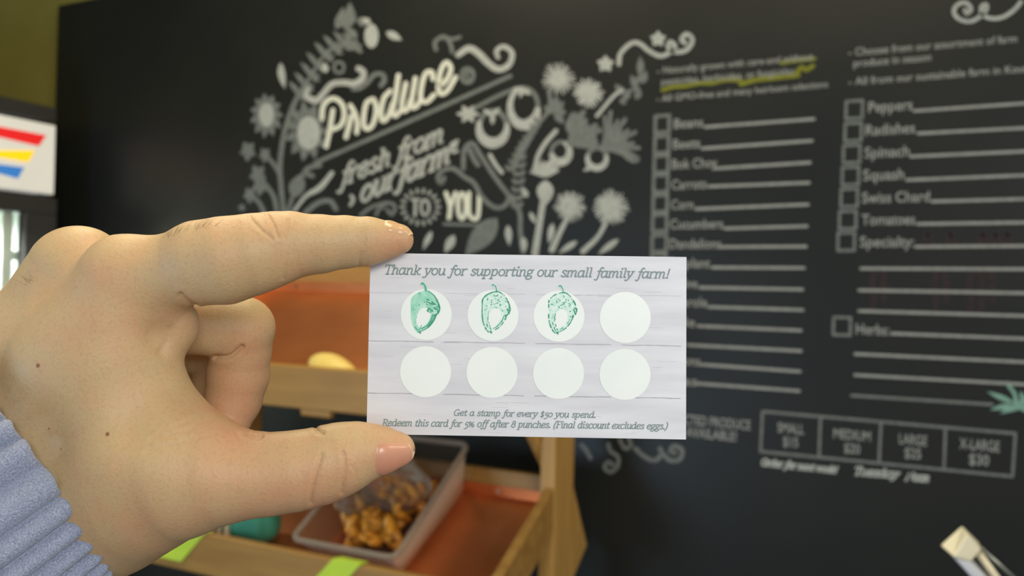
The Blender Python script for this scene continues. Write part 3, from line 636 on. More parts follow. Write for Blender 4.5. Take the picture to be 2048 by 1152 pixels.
# golden pieces in the tub: one built, the rest copied
def lump(seed, r, m, name, sub=3):
    bm = bmesh.new(); bmesh.ops.create_icosphere(bm, subdivisions=sub, radius=1)
    g = np.random.default_rng(seed); A = g.normal(size=(5, 3)); ph = g.uniform(0, 6, 5)
    V = np.array([v.co for v in bm.verts]); F = [[v.index for v in f.verts] for f in bm.faces]; bm.free()
    d = 1 + 0.13 * sum(np.sin(V @ (a * 1.7) + p) for a, p in zip(A, ph)); V = V * d[:, None] * np.array(r)
    return build(name, V, F, m, origin=(0, 0, 0), smooth=True)
protos = []
fc = Bo.mean(0); ex = (Bo[6] - Bo[1]); ex = (FR - FL) / np.linalg.norm(FR - FL); ey = np.cross(nrm, ex)
wx, wy = np.linalg.norm(FR - FL) * 0.40, np.linalg.norm(BR - FR) * 0.40
cnt = 0
for i in range(76):
    if i < 4: o = lump(i + 20, (0.027, 0.010, 0.009), M['golden'], 'golden_root_piece'); protos.append(o)
    else:
        o = protos[i % 4].copy(); C.objects.link(o)
    layer = i // 24; u, v = random.uniform(-.74, .74), random.uniform(-.78, .78)
    if layer: u *= .85; v = v * .85 - .08
    p = fc + ex * u * wx + ey * v * wy + nrm * (0.012 + layer * 0.017)
    o.location = p; o.rotation_euler = (random.uniform(-.5, .5), random.uniform(-.9, .9), random.uniform(0, 6.28))
    s = random.uniform(0.7, 1.1); o.scale = (s, s, s)
    tag(o, 'golden brown root-like piece heaped in the clear plastic tub', 'produce piece', 'golden pieces in the clear tub')

# crumpled clear bags over the pieces
def bag(name, c, r, seed, label):
    bm = bmesh.new(); bmesh.ops.create_icosphere(bm, subdivisions=4, radius=1)
    V = np.array([v.co for v in bm.verts]); F = [[v.index for v in f.verts] for f in bm.faces]; bm.free()
    g = np.random.default_rng(seed); d = np.ones(len(V))
    for q in range(18):
        a = g.normal(size=3); d += 0.05 * np.abs(np.sin(V @ a * 2.2 + g.uniform(0, 6))) - 0.03
    V = V * d[:, None] * np.array(r) + np.array(c)
    o = build(name, V, F, M['bag_clear']); tag(o, label, 'plastic bag')
pb = fc + ey * wy * 0.15 + nrm * 0.078
bag('clear_plastic_bag', pb + ex * wx * 0.05, (wx * .80, wy * .50, 0.050), 3, 'crumpled clear plastic bag with shiny creases on top of the tub, under the thumb tip')
bag('clear_plastic_bag', fc - ey * wy * 0.25 - ex * wx * 0.55 + nrm * 0.070, (wx * .40, wy * .34, 0.030), 5, 'small crumpled clear bag with blue glints in the front corner of the tub')

# teal bundle and striped packet at the left of the lower bin
def on_floor(px, py, y):
    p = at(px, py, 1, y); return p
tp = on_floor(508, 1046, 1.26)
V = []; F = []
nu, nv = 24, 40
for i in range(nu + 1):
    a = math.pi * i / nu
    for j in range(nv):
        b = 2 * math.pi * j / nv; rr = 1 + 0.05 * math.cos(7 * b) * math.sin(a) ** 2
        sgnp = lambda v, e: math.copysign(abs(v) ** e, v)
        V.append(tp + np.array([0.052 * rr * sgnp(math.sin(a), .7) * sgnp(math.cos(b), .8), 0.04 * rr * sgnp(math.sin(a), .7) * sgnp(math.sin(b), .8), 0.036 * sgnp(math.cos(a), .75)]))
for i in range(nu):
    for j in range(nv): F.append((i * nv + j, i * nv + (j + 1) % nv, (i + 1) * nv + (j + 1) % nv, (i + 1) * nv + j))
o = build('teal_bundle', V, F, M['teal'], smooth=True); tag(o, 'teal green rounded bundle in the lower bin, left of the clear tub', 'bundle')
pk = on_floor(446, 1052, 1.24)
mb = MB().box(pk - [0.032, 0.02, 0.03], pk + [0.028, 0.02, 0.028]); o = mb.build('striped_packet', M['beige']); tag(o, 'beige packet with dark stripes in the lower bin, beside the teal bundle', 'packet'); bevel(o, 0.006, 3)
mb = MB()
for i in range(3):
    x = pk[0] - 0.026 + i * 0.02; mb.prism([(x, pk[1] - 0.0206, pk[2] - 0.028), (x + 0.007, pk[1] - 0.0206, pk[2] - 0.028), (x + 0.012, pk[1] - 0.0206, pk[2] + 0.026), (x + 0.004, pk[1] - 0.0206, pk[2] + 0.026)], (0, 0.0004, 0))
mb.build('stripe_print', M['dark_print'], o)
# pale squash resting against the upper lip
sp = at(668, 726, 1, yu + 0.05)
o = lump(40, (0.058, 0.03, 0.03), M['pale_squash'], 'pale_squash', 4); o.location = sp - np.array([0, 0, 0.016]); tag(o, 'pale yellow rounded squash lying behind the upper bin lip', 'squash')

# ------------------------------------------------------------------ white clamp at the lower right
dc = 1.0
def cp(x, y, d=0.0): return atz(x, y, dc + d)
clamp = empty('plastic_clamp', cp(1990, 1180), 'white plastic clamp head on metal rods in front of the chalkboard, lower right corner', 'clamp')
dv = ray(1925, 1090); dv = dv / np.linalg.norm(dv)
A, B, R1, R2 = (1880, 1090), (1923.5, 1051), (1935, 1068), (1907, 1115)
mb = MB(); mb.hexa([cp(*A, .012), cp(*R2, -.012), cp(*R1, -.012), cp(*B, .012), cp(A[0] + 22, A[1] + 20, .03), cp(1942, 1124, -.008), cp(1963, 1100, -.008), cp(1960, 1087, .03)])
bevel(mb.build('clamp_head', M['cream_plastic'], clamp), 0.002)
mb = MB(); mb.hexa([cp(1900, 1108, .02), cp(1907, 1115, -.010), cp(1942, 1125, -.008), cp(1945, 1118, .02), cp(1975, 1188, .03), cp(1978, 1194, .0), cp(2005, 1192, .0), cp(2008, 1186, .03)])
bevel(mb.build('clamp_arm', M['white_plastic'], clamp), 0.002)
MB().tube([cp(1958, 1108, .01), cp(1992, 1154, .012), cp(2022, 1196, .014)], 0.0042, 10).build('rod', M['cream_plastic'], clamp, smooth=True)
MB().tube([cp(1960, 1094, .012), cp(2026, 1154, .014), cp(2070, 1194, .016)], 0.0022, 10).build('rod', M['steel'], clamp, smooth=True)

# ------------------------------------------------------------------ loyalty card
CT = [(741, 506, .2400), (1373, 514, .2382), (1372, 879, .2356), (733, 868, .2374)]
cc = [atz(*c) for c in CT]
cn = np.cross(cc[1] - cc[0], cc[3] - cc[0]); cn /= np.linalg.norm(cn)
if cn @ FWD > 0: cn = -cn                       # faces the camera
c0 = (cc[0] + cc[1] + cc[2] + cc[3]) / 4
def on_card(lift):
    def f(x, y):
        d = ray(x, y); o = c0 + cn * lift; t = ((o - EYE) @ cn) / (d @ cn); return EYE + d * t
    return f
fr = [on_card(0)(c[0], c[1]) for c in CT]
cu_ = (fr[1] - fr[0]) / np.linalg.norm(fr[1] - fr[0]); cv_ = np.cross(cn, cu_)
M['card'] = mat('card_stock', srgb(222, 220, 231), 0.42, spec=0.35)
nt = M['card'].node_tree; b = nt.nodes['Principled BSDF']
tc = [x for x in nt.nodes if x.type == 'TEX_COORD'][0]
mp = nt.nodes.new('ShaderNodeMapping'); mp.inputs['Scale'].default_value = (28, 190, 190); nt.links.new(tc.outputs['Object'], mp.inputs[0])
n1 = nt.nodes.new('ShaderNodeTexNoise'); n1.inputs['Scale'].default_value = 1.0; n1.inputs['Detail'].default_value = 6; nt.links.new(mp.outputs[0], n1.inputs['Vector'])
r1 = nt.nodes.new('ShaderNodeValToRGB'); r1.color_ramp.elements[0].position = .3; r1.color_ramp.elements[1].position = .68
r1.color_ramp.elements[0].color = (*srgb(213, 212, 219), 1); r1.color_ramp.elements[1].color = (*srgb(231, 231, 235), 1)
nt.links.new(n1.outputs['Fac'], r1.inputs[0]); nt.links.new(r1.outputs[0], b.inputs['Base Color'])
M['card_circle'] = mat('card_circle_white', srgb(246, 249, 246), 0.35, noise=(srgb(240, 246, 242), 60, 3, .3, .7), spec=0.4)
M['card_text'] = mat('card_text_ink', srgb(124, 143, 143), 0.5)
M['card_line'] = mat('card_plank_line', srgb(170, 166, 172), 0.6)
M['card_line_faint'] = mat('card_plank_line_faint', srgb(204, 202, 210), 0.6)
M['ink_dark'] = mat('stamp_ink_dark', srgb(42, 148, 116), 0.6, noise=(srgb(78, 178, 146), 900, 3, .4, .75))
M['ink_light'] = mat('stamp_ink_light', srgb(196, 236, 218), 0.6, noise=(srgb(232, 246, 240), 900, 4, .35, .65))
M['ink_mid'] = mat('stamp_ink_mid', srgb(138, 214, 184), 0.6, noise=(srgb(190, 232, 214), 420, 4, .35, .65))
loc = np.array([[(p - c0) @ cu_, (p - c0) @ cv_, 0] for p in fr])
me = bpy.data.meshes.new('loyalty_card'); th = 0.0004
V = [tuple(p) for p in loc] + [(p[0], p[1], -th) for p in loc]
me.from_pydata(V, [], [(3, 2, 1, 0), (4, 5, 6, 7), (0, 1, 5, 4), (1, 2, 6, 5), (2, 3, 7, 6), (3, 0, 4, 7)]); me.materials.append(M['card'])
bmm = bmesh.new(); bmm.from_mesh(me); bmesh.ops.recalc_face_normals(bmm, faces=bmm.faces); bmm.to_mesh(me); bmm.free()
card = bpy.data.objects.new('loyalty_card', me); C.objects.link(card)
card.matrix_world = Matrix(((cu_[0], cv_[0], cn[0], c0[0]), (cu_[1], cv_[1], cn[1], c0[1]), (cu_[2], cv_[2], cn[2], c0[2]), (0, 0, 0, 1)))
tag(card, 'white loyalty card with eight stamp circles and three green acorn stamps, held by the hand', 'card')
def card_part(ink, name, m, lift, label=None):
    f = on_card(lift); P = np.vstack(ink.v); W = np.array([f(x, y) for x, y in P]) - c0
    Lc = np.stack([W @ cu_, W @ cv_, W @ cn + 8e-6 * np.array(ink.z) / max(1, ink.c)], 1)
    me = bpy.data.meshes.new(name); me.from_pydata(Lc.tolist(), [], ink.f); me.materials.append(m)
    o = bpy.data.objects.new(name, me); C.objects.link(o); o.parent = card
    if label: o['label'] = label
    return o
def rough_line(ink, a, b, w, gap=0.0):
    n = 60; xs = np.linspace(0, 1, n); P = np.array(a)[None] * (1 - xs[:, None]) + np.array(b)[None] * xs[:, None]
    P[:, 1] += 0.35 * np.sin(xs * 40) + rng.normal(0, .15, n); W = w * (0.7 + 0.5 * rng.random(n)); cut = 0
    segs = np.split(np.arange(n), [14, 31, 47]) if gap else [np.arange(n)]
    for s in segs:
        s = s[:-1] if gap else s; ink.stroke(P[s], W[s].tolist(), smooth=False)
k = Ink(); rough_line(k, (737.5, 681.5), (1372.5, 692), 1.3, 1); rough_line(k, (735.5, 786), (1372, 797), 1.6, 1); card_part(k, 'plank_line_print', M['card_line'], .00004)
k = Ink(); rough_line(k, (739, 585), (1373, 592), 1.2, 1)
for q in range(46):
    x, y = random.uniform(745, 1330), random.uniform(520, 868); L = random.uniform(12, 40); k.line((x, y), (x + L, y + L * .016), random.uniform(.6, 1.0))
for a, b in (((1197, 592), (1224, 592.5)), ((1148, 591), (1162, 591.3))): k.line(a, b, 1.6)
card_part(k, 'plank_grain_print', M['card_line_faint'], .00003)
circ = [(852.5, 629), (986, 631), (1118, 632.5), (1250.5, 635), (851, 743.5), (984, 745), (1117, 747), (1250, 749)]
for x, y in circ:
    k = Ink(); k.disc(x, y, 51, 51, 64); card_part(k, 'stamp_circle', M['card_circle'], .00006)
k = Ink(); script(k, 'Thank you for supporting our small family farm!', (766, 548), (1337, 556.5), 12.6, 2.5, lean=.2); card_part(k, 'heading_lettering', M['card_text'], .00009)
k = Ink(); script(k, 'Get a stamp for every $50 you spend.', (907, 831), (1191, 835.5), 8.3, 1.7, lean=.2)
script(k, 'Redeem this card for 5% off after 8 punches. (Final discount excludes eggs.)', (764, 851.5), (1334, 858.5), 9.0, 1.8, lean=.2); card_part(k, 'footer_lettering', M['card_text'], .00009)
def acorn(cx, cy, s, style):
    T = lambda pts: [(cx + x * s, cy + y * s) for x, y in pts]
    dk, lt = Ink(), Ink()
    cap = [(-28, -10), (-27, -24), (-18, -34), (-4, -40), (8, -40), (20, -30), (28, -16), (31, -4), (27, 6), (20, 10)]
    nut_l = [(-28, -10), (-28, 8), (-26, 24), (-20, 38), (-14, 45)]; nut_r = [(24, 8), (19, 20), (9, 33), (-2, 40), (-14, 45)]
    hole = [(-14, 6), (-8, -3), (0, -6), (8, -3), (12, 4), (12, 13), (7, 24), (-2, 32), (-11, 34), (-17, 22), (-14, 6)]
    stem = [(3, -40), (1, -50), (-4, -56), (-7, -53)]
    out = catmull(T(cap), 5); lt_outer = np.vstack([catmull(T(nut_l), 4)[::-1], catmull(T(cap), 4), catmull(T(nut_r), 4)])
    hl = catmull(T(hole), 4)
    # light ink fills the body around the open highlight (ring of quads)
    c = np.array([cx - 2 * s, cy + 12 * s]); n = 60; ring_o = []; ring_i = []
    def polar(P, a):
        d = P - c; an = np.arctan2(d[:, 1], d[:, 0]); i = np.argmin(np.abs(np.angle(np.exp(1j * (an - a))))); return P[i]
    for q in range(n):
        a = 2 * math.pi * q / n - math.pi; ring_o.append(polar(lt_outer, a)); ring_i.append(polar(hl, a))
    lt.add(np.vstack([ring_o, ring_i]), [(q, (q + 1) % n, n + (q + 1) % n, n + q) for q in range(n)])
    lt.stroke(T(stem), [7 * s, 5 * s, 3 * s])
    def dashed(P, w, keep):
        P = catmull(P, 7); i = 0
        while i < len(P) - 2:
            L = random.randint(1, 3)
            if random.random() < keep: dk.stroke(P[i:i + L + 1], w * random.uniform(.7, 1.4), smooth=False)
            i += L
    kp = {'smudged': .9, 'dotted': .85, 'pale': .7}[style]
    if style != 'smudged':
        dashed(T(cap), 2.3 * s, kp); dashed(T(nut_l), 2.2 * s, kp); dashed(T(nut_r), 2.2 * s, kp)
        dashed(T([(18, 9), (14, 20), (5, 31), (-6, 38)]), 1.4 * s, .8); dashed(T([(-14, 4), (-16, 18), (-12, 30), (-9, 42)]), 1.5 * s, .7); dashed(T([(-20, 22), (-16, 34), (-12, 42)]), 1.6 * s, .6)
    else:
        dk.stroke(T(cap[4:]), [1.5 * s, 2.2 * s, 3 * s, 3.4 * s]); dk.stroke(T(nut_r), [3.5 * s, 3 * s, 2 * s, 1.2 * s]); dk.stroke(T([(17, 8), (13, 20), (5, 31), (-6, 37)]), 2.0 * s); dk.stroke(T([(20, 10), (15, 22), (7, 33)]), 1.5 * s)
        dk.stroke(T([(-6, 30), (-12, 40), (-20, 34)]), 1.2 * s)
    dashed(T(stem), 1.8 * s, .9)
    for q in range({'smudged': 46, 'dotted': 44, 'pale': 46}[style]):       # scales on the cup
        x, y = random.uniform(-24, 28), random.uniform(-37, 2)
        if (x / 30) ** 2 + ((y + 8) / 32) ** 2 > 1 or y > -4 + .3 * x: continue
        if style == 'smudged' and x < -4 and random.random() < .75: continue
        a = random.uniform(0, 3); dk.stroke(T([(x, y), (x + 1.8 * math.cos(a), y + 1.8 * math.sin(a))]), random.uniform(.9, 2.0) * s, smooth=False)
    for q in range(26):
        x, y = random.uniform(-25, -13), random.uniform(-6, 36)
        if x < -24 + (y - 5) * .35 or random.random() < (.7 if style == 'smudged' else .35): continue
        dk.stroke(T([(x, y), (x - 1, y + random.uniform(1, 3))]), random.uniform(.6, 1.2) * s, smooth=False)
    for (x, y) in ((27, 2), (25, -4), (29, -8), (-10, 43)): dk.stroke(T([(x, y), (x + 1.5, y + 3)]), 3 * s, smooth=False)
    if style == 'smudged':
        for q in range(24): 
            x, y = random.uniform(4, 24), random.uniform(-24, 4); dk.stroke(T([(x, y), (x + 3, y + 2)]), random.uniform(1, 2.4) * s, smooth=False)
    st = card_part(lt, 'acorn_stamp', M['ink_mid'] if style == 'smudged' else M['ink_light'], .00008, {'smudged': 'smudged solid green acorn stamp', 'dotted': 'speckled dark green acorn outline stamp', 'pale': 'pale green speckled acorn stamp'}[style])
    d2 = card_part(dk, 'acorn_outline', M['ink_dark'], .0001); d2.parent = st
acorn(849, 621, .98, 'smudged'); acorn(991, 622, .95, 'dotted'); acorn(1124, 624, .95, 'pale')

# ================================================================== HAND (built as one continuous surface, in millimetres before the eye)
def mm(px, py, z): return np.array([(px - 1024) / FPX * z, (py - 576) / FPX * z, z], float)
def to_world(P): P = np.asarray(P, float); return EYE + (P[:, :1] * RGT - P[:, 1:2] * UPV + P[:, 2:] * FWD) / 1000.0
def to_px(P): return np.stack([1024 + FPX * P[:, 0] / P[:, 2], 576 + FPX * P[:, 1] / P[:, 2]], 1)
def chain(pts): return [('seg', mm(a[0], a[1], a[2]), a[3] * a[2] / FPX, mm(b[0], b[1], b[2]), b[3] * b[2] / FPX) for a, b in zip(pts, pts[1:])]
INDEX = [(799, 480, 235, 28), (770, 481, 234.8, 37), (738, 483, 234, 46), (690, 484, 233, 51), (640, 488, 231.5, 57), (585, 491, 230, 64), (540, 501, 228.5, 73), (500, 510, 227, 80),
         (450, 521, 226, 86), (400, 526, 226, 83), (335, 545, 227, 76), (262, 566, 229, 88)]
THUMB = [(796, 899, 231.5, 34), (760, 901, 230.5, 47), (720, 905, 230, 58), (684, 917, 229, 70), (640, 932, 228, 74), (589, 942, 227, 77), (538, 948, 226.5, 79), (484, 949, 226, 84), (430, 948, 226, 100),
         (365, 956, 227, 116), (290, 968, 231, 134), (200, 985, 241, 148)]
MIDDLE = [(150, 560, 246, 90), (330, 640, 252, 68), (430, 650, 257, 61), (486, 656, 260, 61), (482, 700, 262, 58), (476, 750, 264, 60), (466, 800, 264, 55), (455, 836, 262, 48)]
RING = [(110, 620, 266, 90), (300, 680, 274, 64), (420, 690, 280, 60), (445, 700, 282, 57), (440, 760, 284, 56), (425, 815, 282, 50)]
PINKY = [(85, 690, 286, 80), (250, 730, 294, 56), (360, 740, 298, 50), (385, 750, 299, 48), (380, 800, 299, 46), (368, 835, 297, 42)]
# frame of the forearm: across the wrist, towards the eye, and along the arm
FOREARM = mm(60, 948, 238); WRD = -FOREARM / np.linalg.norm(FOREARM)
WRW = mm(212, 1152, 238) - mm(-92, 744, 238); WRW -= WRD * (WRW @ WRD); WRW /= np.linalg.norm(WRW)
WRX = np.cross(WRW, WRD); WRX = WRX if WRX[0] < 0 else -WRX
PALM = (chain([(262, 566, 229, 88), (180, 730, 233, 130), (60, 950, 240, 140)]) + chain([(155, 545, 243, 93), (60, 730, 246, 120), (-20, 880, 248, 130)])
        + chain([(110, 610, 264, 90), (40, 760, 262, 120), (10, 900, 258, 130)]) + chain([(85, 680, 284, 80), (60, 800, 276, 110), (60, 930, 262, 130)])
        + [('seg', FOREARM + WRW * o + WRD * q, 18.5, FOREARM + WRW * o + WRD * q + WRX * 90, 21.0) for o, q in ((-9, 2), (0, -1), (11, 1))]
        + chain([(200, 985, 241, 146), (90, 1010, 244, 128)])
        + chain([(225, 640, 228, 92), (238, 760, 230, 92), (290, 880, 229, 118)]))
WEB = chain([(285, 690, 231, 52), (292, 760, 232, 52), (318, 830, 230, 66)])
BULGE = chain([(322, 632, 232, 62), (344, 652, 233, 52)])
GROUPS = [(PALM, 9, 0), (chain(THUMB), 2.0, 15), (chain(INDEX), 1.5, 6), (WEB, 4, 6), (BULGE, 2, 5), (chain(MIDDLE), 1.2, 0.9), (chain(RING), 1.2, 1.2), (chain(PINKY), 1.2, 1.2)]
def smin(a, b, k):
    if k <= 0: return np.minimum(a, b)
    h = np.maximum(k - np.abs(a - b), 0) / k; return np.minimum(a, b) - h * h * k * 0.25
def sdf(X, Y, Z):
    d = None
    for prims, k, K in GROUPS:
        g = None
        for _, a, ra, b, rb in prims:
            ba = (b - a).astype(np.float32); L = float(ba @ ba)
            px, py, pz = X - np.float32(a[0]), Y - np.float32(a[1]), Z - np.float32(a[2])
            t = np.clip((px * ba[0] + py * ba[1] + pz * ba[2]) / L, 0, 1)
            s = np.sqrt((px - t * ba[0]) ** 2 + (py - t * ba[1]) ** 2 + (pz - t * ba[2]) ** 2) - (np.float32(ra) + t * np.float32(rb - ra))
            g = s if g is None else smin(g, s, k)
        d = g if d is None else smin(d, g, K)
    return d
def sdfp(P): return sdf(*(np.ascontiguousarray(P[:, i], np.float32) for i in range(3)))
def grad(P, e=0.15):
    G = np.stack([sdfp(P + e * v) - sdfp(P - e * v) for v in np.eye(3)], 1); return G / (np.linalg.norm(G, axis=1)[:, None] + 1e-9)
H = 0.8
lo = np.array([-185, -25, 205.]); hi = np.array([-22, 105, 318.])
ax = [np.arange(lo[i], hi[i], H, dtype=np.float32) for i in range(3)]
f = sdf(ax[0][:, None, None], ax[1][None, :, None], ax[2][None, None, :]).astype(np.float32)
def surface_nets(f):
    ins = f < 0
    cnt = sum(ins[i:ins.shape[0] - 1 + i, j:ins.shape[1] - 1 + j, k:ins.shape[2] - 1 + k].astype(np.int8) for i in (0, 1) for j in (0, 1) for k in (0, 1))
    cell = np.argwhere((cnt > 0) & (cnt < 8)); idx = np.full(cnt.shape, -1, np.int32); idx[tuple(cell.T)] = np.arange(len(cell))
    acc = np.zeros((len(cell), 3)); num = np.zeros(len(cell))
    cor = [(i, j, k) for i in (0, 1) for j in (0, 1) for k in (0, 1)]
    val = {c: f[cell[:, 0] + c[0], cell[:, 1] + c[1], cell[:, 2] + c[2]].astype(float) for c in cor}
    for c in cor:
        for a in range(3):
            if c[a] == 0:
                e = list(c); e[a] = 1; e = tuple(e); u, v = val[c], val[e]; m = (u < 0) != (v < 0)
                t = np.where(m, u / np.where(m, u - v, 1), 0); p = np.array(c, float)[None] + t[:, None] * np.eye(3)[a]
                acc[m] += p[m]; num[m] += 1
    V = cell + acc / num[:, None]; Q = []
    for a in range(3):
        b, c = (a + 1) % 3, (a + 2) % 3
        s0 = [slice(None)] * 3; s1 = [slice(None)] * 3; s0[a] = slice(0, -1); s1[a] = slice(1, None)
        A, B = ins[tuple(s0)], ins[tuple(s1)]; E = np.argwhere(A != B)
        E = E[(E[:, b] > 0) & (E[:, c] > 0) & (E[:, b] < cnt.shape[b]) & (E[:, c] < cnt.shape[c])]
        q = []
        for ob, oc in ((-1, -1), (0, -1), (0, 0), (-1, 0)):
            I = E.copy(); I[:, b] += ob; I[:, c] += oc; q.append(idx[tuple(I.T)])
        q = np.stack(q, 1); flip = ~A[tuple(E.T)]
        q[flip] = q[flip][:, ::-1]; Q.append(q)
    Q = np.vstack(Q); return V, Q[(Q >= 0).all(1)]
V, Q = surface_nets(f); V = V * H + lo
for _ in range(3):
    d = sdfp(V)[:, None]; V = V - np.clip(d, -.5, .5) * grad(V)
# one Catmull-Clark step so that the creases have room
me = bpy.data.meshes.new('h'); me.from_pydata(V.tolist(), [], Q.tolist()); ho = bpy.data.objects.new('h', me); C.objects.link(ho)
md = ho.modifiers.new('s', 'SUBSURF'); md.levels = 1; md.render_levels = 1; md.subdivision_type = 'CATMULL_CLARK'
m2 = bpy.data.meshes.new_from_object(ho.evaluated_get(bpy.context.evaluated_depsgraph_get()))
V = np.empty(len(m2.vertices) * 3); m2.vertices.foreach_get('co', V); V = V.reshape(-1, 3)
Fh = np.empty(len(m2.polygons) * 4, int); m2.polygons.foreach_get('vertices', Fh); Fh = Fh.reshape(-1, 4)
bpy.data.objects.remove(ho)
V = V - np.clip(sdfp(V), -.4, .4)[:, None] * grad(V)
N = grad(V); PX = to_px(V); facing = (N * (V / np.linalg.norm(V, axis=1)[:, None])).sum(1) < 0.25
def polydist(P, L):
    L = catmull(L, 8); best = np.full(len(P), 1e9)
    for a, b in zip(L, L[1:]):
        ba = b - a; t = np.clip(((P - a) @ ba) / (ba @ ba + 1e-9), 0, 1); best = np.minimum(best, np.linalg.norm(P - a - t[:, None] * ba, axis=1))
    return best
disp = np.zeros(len(V))
# creases as (points on the front side, half width in picture pixels, depth mm, largest depth z at which they lie)
CREASE = [([(498, 433), (520, 458), (545, 478)], 3, .28, 240), ([(534, 430), (546, 450), (556, 475)], 3, .30, 240), ([(576, 442), (574, 460), (570, 475)], 3, .28, 240), ([(592, 450), (588, 462)], 3, .15, 240),
          ([(566, 556), (570, 540), (572, 530)], 3, .25, 240), ([(718, 530), (720, 515), (722, 505)], 3, .2, 240),
          ([(643, 910), (634, 940), (626, 975), (622, 1005)], 4, .5, 240), ([(686, 905), (690, 940), (684, 985)], 4, .4, 240), ([(632, 856), (636, 862), (645, 866)], 4, .55, 240), ([(700, 930), (712, 944), (714, 960)], 3, .12, 240),
          ([(362, 590), (375, 603), (392, 612)], 5, .7, 245), ([(326, 704), (338, 682), (344, 660)], 8, .45, 245),
          ([(300, 875), (340, 868), (385, 858)], 4, .18, 245), ([(290, 905), (345, 888), (430, 868)], 4, .16, 245), ([(320, 858), (352, 850), (390, 838)], 4, .14, 245), ([(232, 930), (262, 905), (300, 892)], 5, .16, 245),
          ([(430, 715), (460, 712), (484, 694)], 4, 1.0, 275), ([(497, 870), (513, 876), (522, 872)], 4, .5, 245), ([(470, 862), (478, 875), (476, 890)], 3, .15, 245)]
for L, w, dp, zm in CREASE:
    m = facing & (V[:, 2] < zm); dd = polydist(PX[m], np.array(L, float)); disp[m] -= dp * np.exp(-(dd / w) ** 2)
    disp[m] += dp * .16 * np.exp(-((dd - 2.6 * w) / (1.6 * w)) ** 2)
def blob(px, py, r, dp, zm=262):          # soft rise or hollow
    m = facing & (V[:, 2] < zm); disp[m] += dp * np.exp(-(((PX[m, 0] - px) ** 2 + (PX[m, 1] - py) ** 2) / r ** 2))
for b_ in BLOBS if 'BLOBS' in globals() else [(316, 672, 32, -1.5), (272, 862, 60, -1.3), (330, 770, 40, -.6), (205, 500, 50, .5), (560, 440, 40, .5), (120, 610, 60, -.8), (260, 800, 60, -.6), (740, 442, 26, .25), (300, 480, 50, -.4), (440, 1010, 90, .4)]:
    blob(*b_)
V = V + N * disp[:, None]
# where the nails lie the skin is pressed in a little later by the nail plates themselves
def flush(px, py, r, z=None): return np.exp(-(((PX[:, 0] - px) ** 2 + (PX[:, 1] - py) ** 2) / r ** 2))
red = sum(w * flush(x, y, r) for x, y, r, w in ((800, 500, 60, .55), (600, 560, 70, .25), (430, 470, 70, .25), (560, 450, 60, .2), (200, 520, 70, .05), (170, 600, 110, .25), (790, 900, 60, .5), (650, 1000, 70, .45), (540, 1020, 110, .35), (300, 1080, 120, .25),
                                                (480, 820, 90, .55), (510, 700, 60, .35), (350, 640, 50, .3), (690, 930, 40, .25), (450, 900, 70, .15)))
red = np.clip(red, 0, 1)
Wv = to_world(V); oh = to_world(np.array([mm(60, 950, 240)]))[0]
def skin(name, base, pink, bumpk=1.0):
    m = mat(name, base, 0.5, spec=0.35, sss=(0.22, (1.0, .38, .2), 0.0022))
    nt = m.node_tree; b = nt.nodes['Principled BSDF']; tc = [x for x in nt.nodes if x.type == 'TEX_COORD'][0].outputs['Object']
    n = nt.nodes.new('ShaderNodeTexNoise'); n.inputs['Scale'].default_value = 130; n.inputs['Detail'].default_value = 5; nt.links.new(tc, n.inputs['Vector'])
    n3 = nt.nodes.new('ShaderNodeTexNoise'); n3.inputs['Scale'].default_value = 1100; n3.inputs['Detail'].default_value = 3; nt.links.new(tc, n3.inputs['Vector'])
    at_ = nt.nodes.new('ShaderNodeAttribute'); at_.attribute_name = 'flush'
    ma = nt.nodes.new('ShaderNodeMath'); ma.operation = 'MULTIPLY_ADD'; ma.inputs[1].default_value = .8; nt.links.new(n.outputs['Fac'], ma.inputs[0]); 
    sb = nt.nodes.new('ShaderNodeMath'); sb.operation = 'SUBTRACT'; sb.inputs[1].default_value = .38; nt.links.new(at_.outputs['Fac'], sb.inputs[0]); nt.links.new(sb.outputs[0], ma.inputs[2]); ma.use_clamp = True
    mx = nt.nodes.new('ShaderNodeMix'); mx.data_type = 'RGBA'; mx.inputs[6].default_value = (*base, 1); mx.inputs[7].default_value = (*pink, 1); nt.links.new(ma.outputs[0], mx.inputs[0])
    mx2 = nt.nodes.new('ShaderNodeMix'); mx2.data_type = 'RGBA'; mx2.blend_type = 'MULTIPLY'; mx2.inputs[7].default_value = (.80, .77, .74, 1)
    r = nt.nodes.new('ShaderNodeMapRange'); r.inputs[1].default_value = .5; r.inputs[2].default_value = .8; r.inputs[4].default_value = .6; nt.links.new(n3.outputs['Fac'], r.inputs[0]); nt.links.new(r.outputs[0], mx2.inputs[0]); nt.links.new(mx.outputs[2], mx2.inputs[6])
    nt.links.new(mx2.outputs[2], b.inputs['Base Color'])
    v = nt.nodes.new('ShaderNodeTexVoronoi'); v.inputs['Scale'].default_value = 1500; nt.links.new(tc, v.inputs['Vector'])
    ad = nt.nodes.new('ShaderNodeMath'); ad.operation = 'MULTIPLY_ADD'; ad.inputs[1].default_value = .8; nt.links.new(n3.outputs['Fac'], ad.inputs[0]); nt.links.new(v.outputs['Distance'], ad.inputs[2])
    bp = nt.nodes.new('ShaderNodeBump'); bp.inputs['Strength'].default_value = .30 * bumpk; bp.inputs['Distance'].default_value = .00018; nt.links.new(ad.outputs[0], bp.inputs['Height']); nt.links.new(bp.outputs[0], b.inputs['Normal'])
    return m
M['skin'] = skin('skin', srgb(193, 165, 124), srgb(204, 142, 110))
M['nail'] = mat('fingernail', srgb(204, 150, 122), 0.28, spec=0.5, noise=(srgb(200, 138, 112), 90, 2, .3, .7), sss=(.15, (1, .4, .25), .0015))
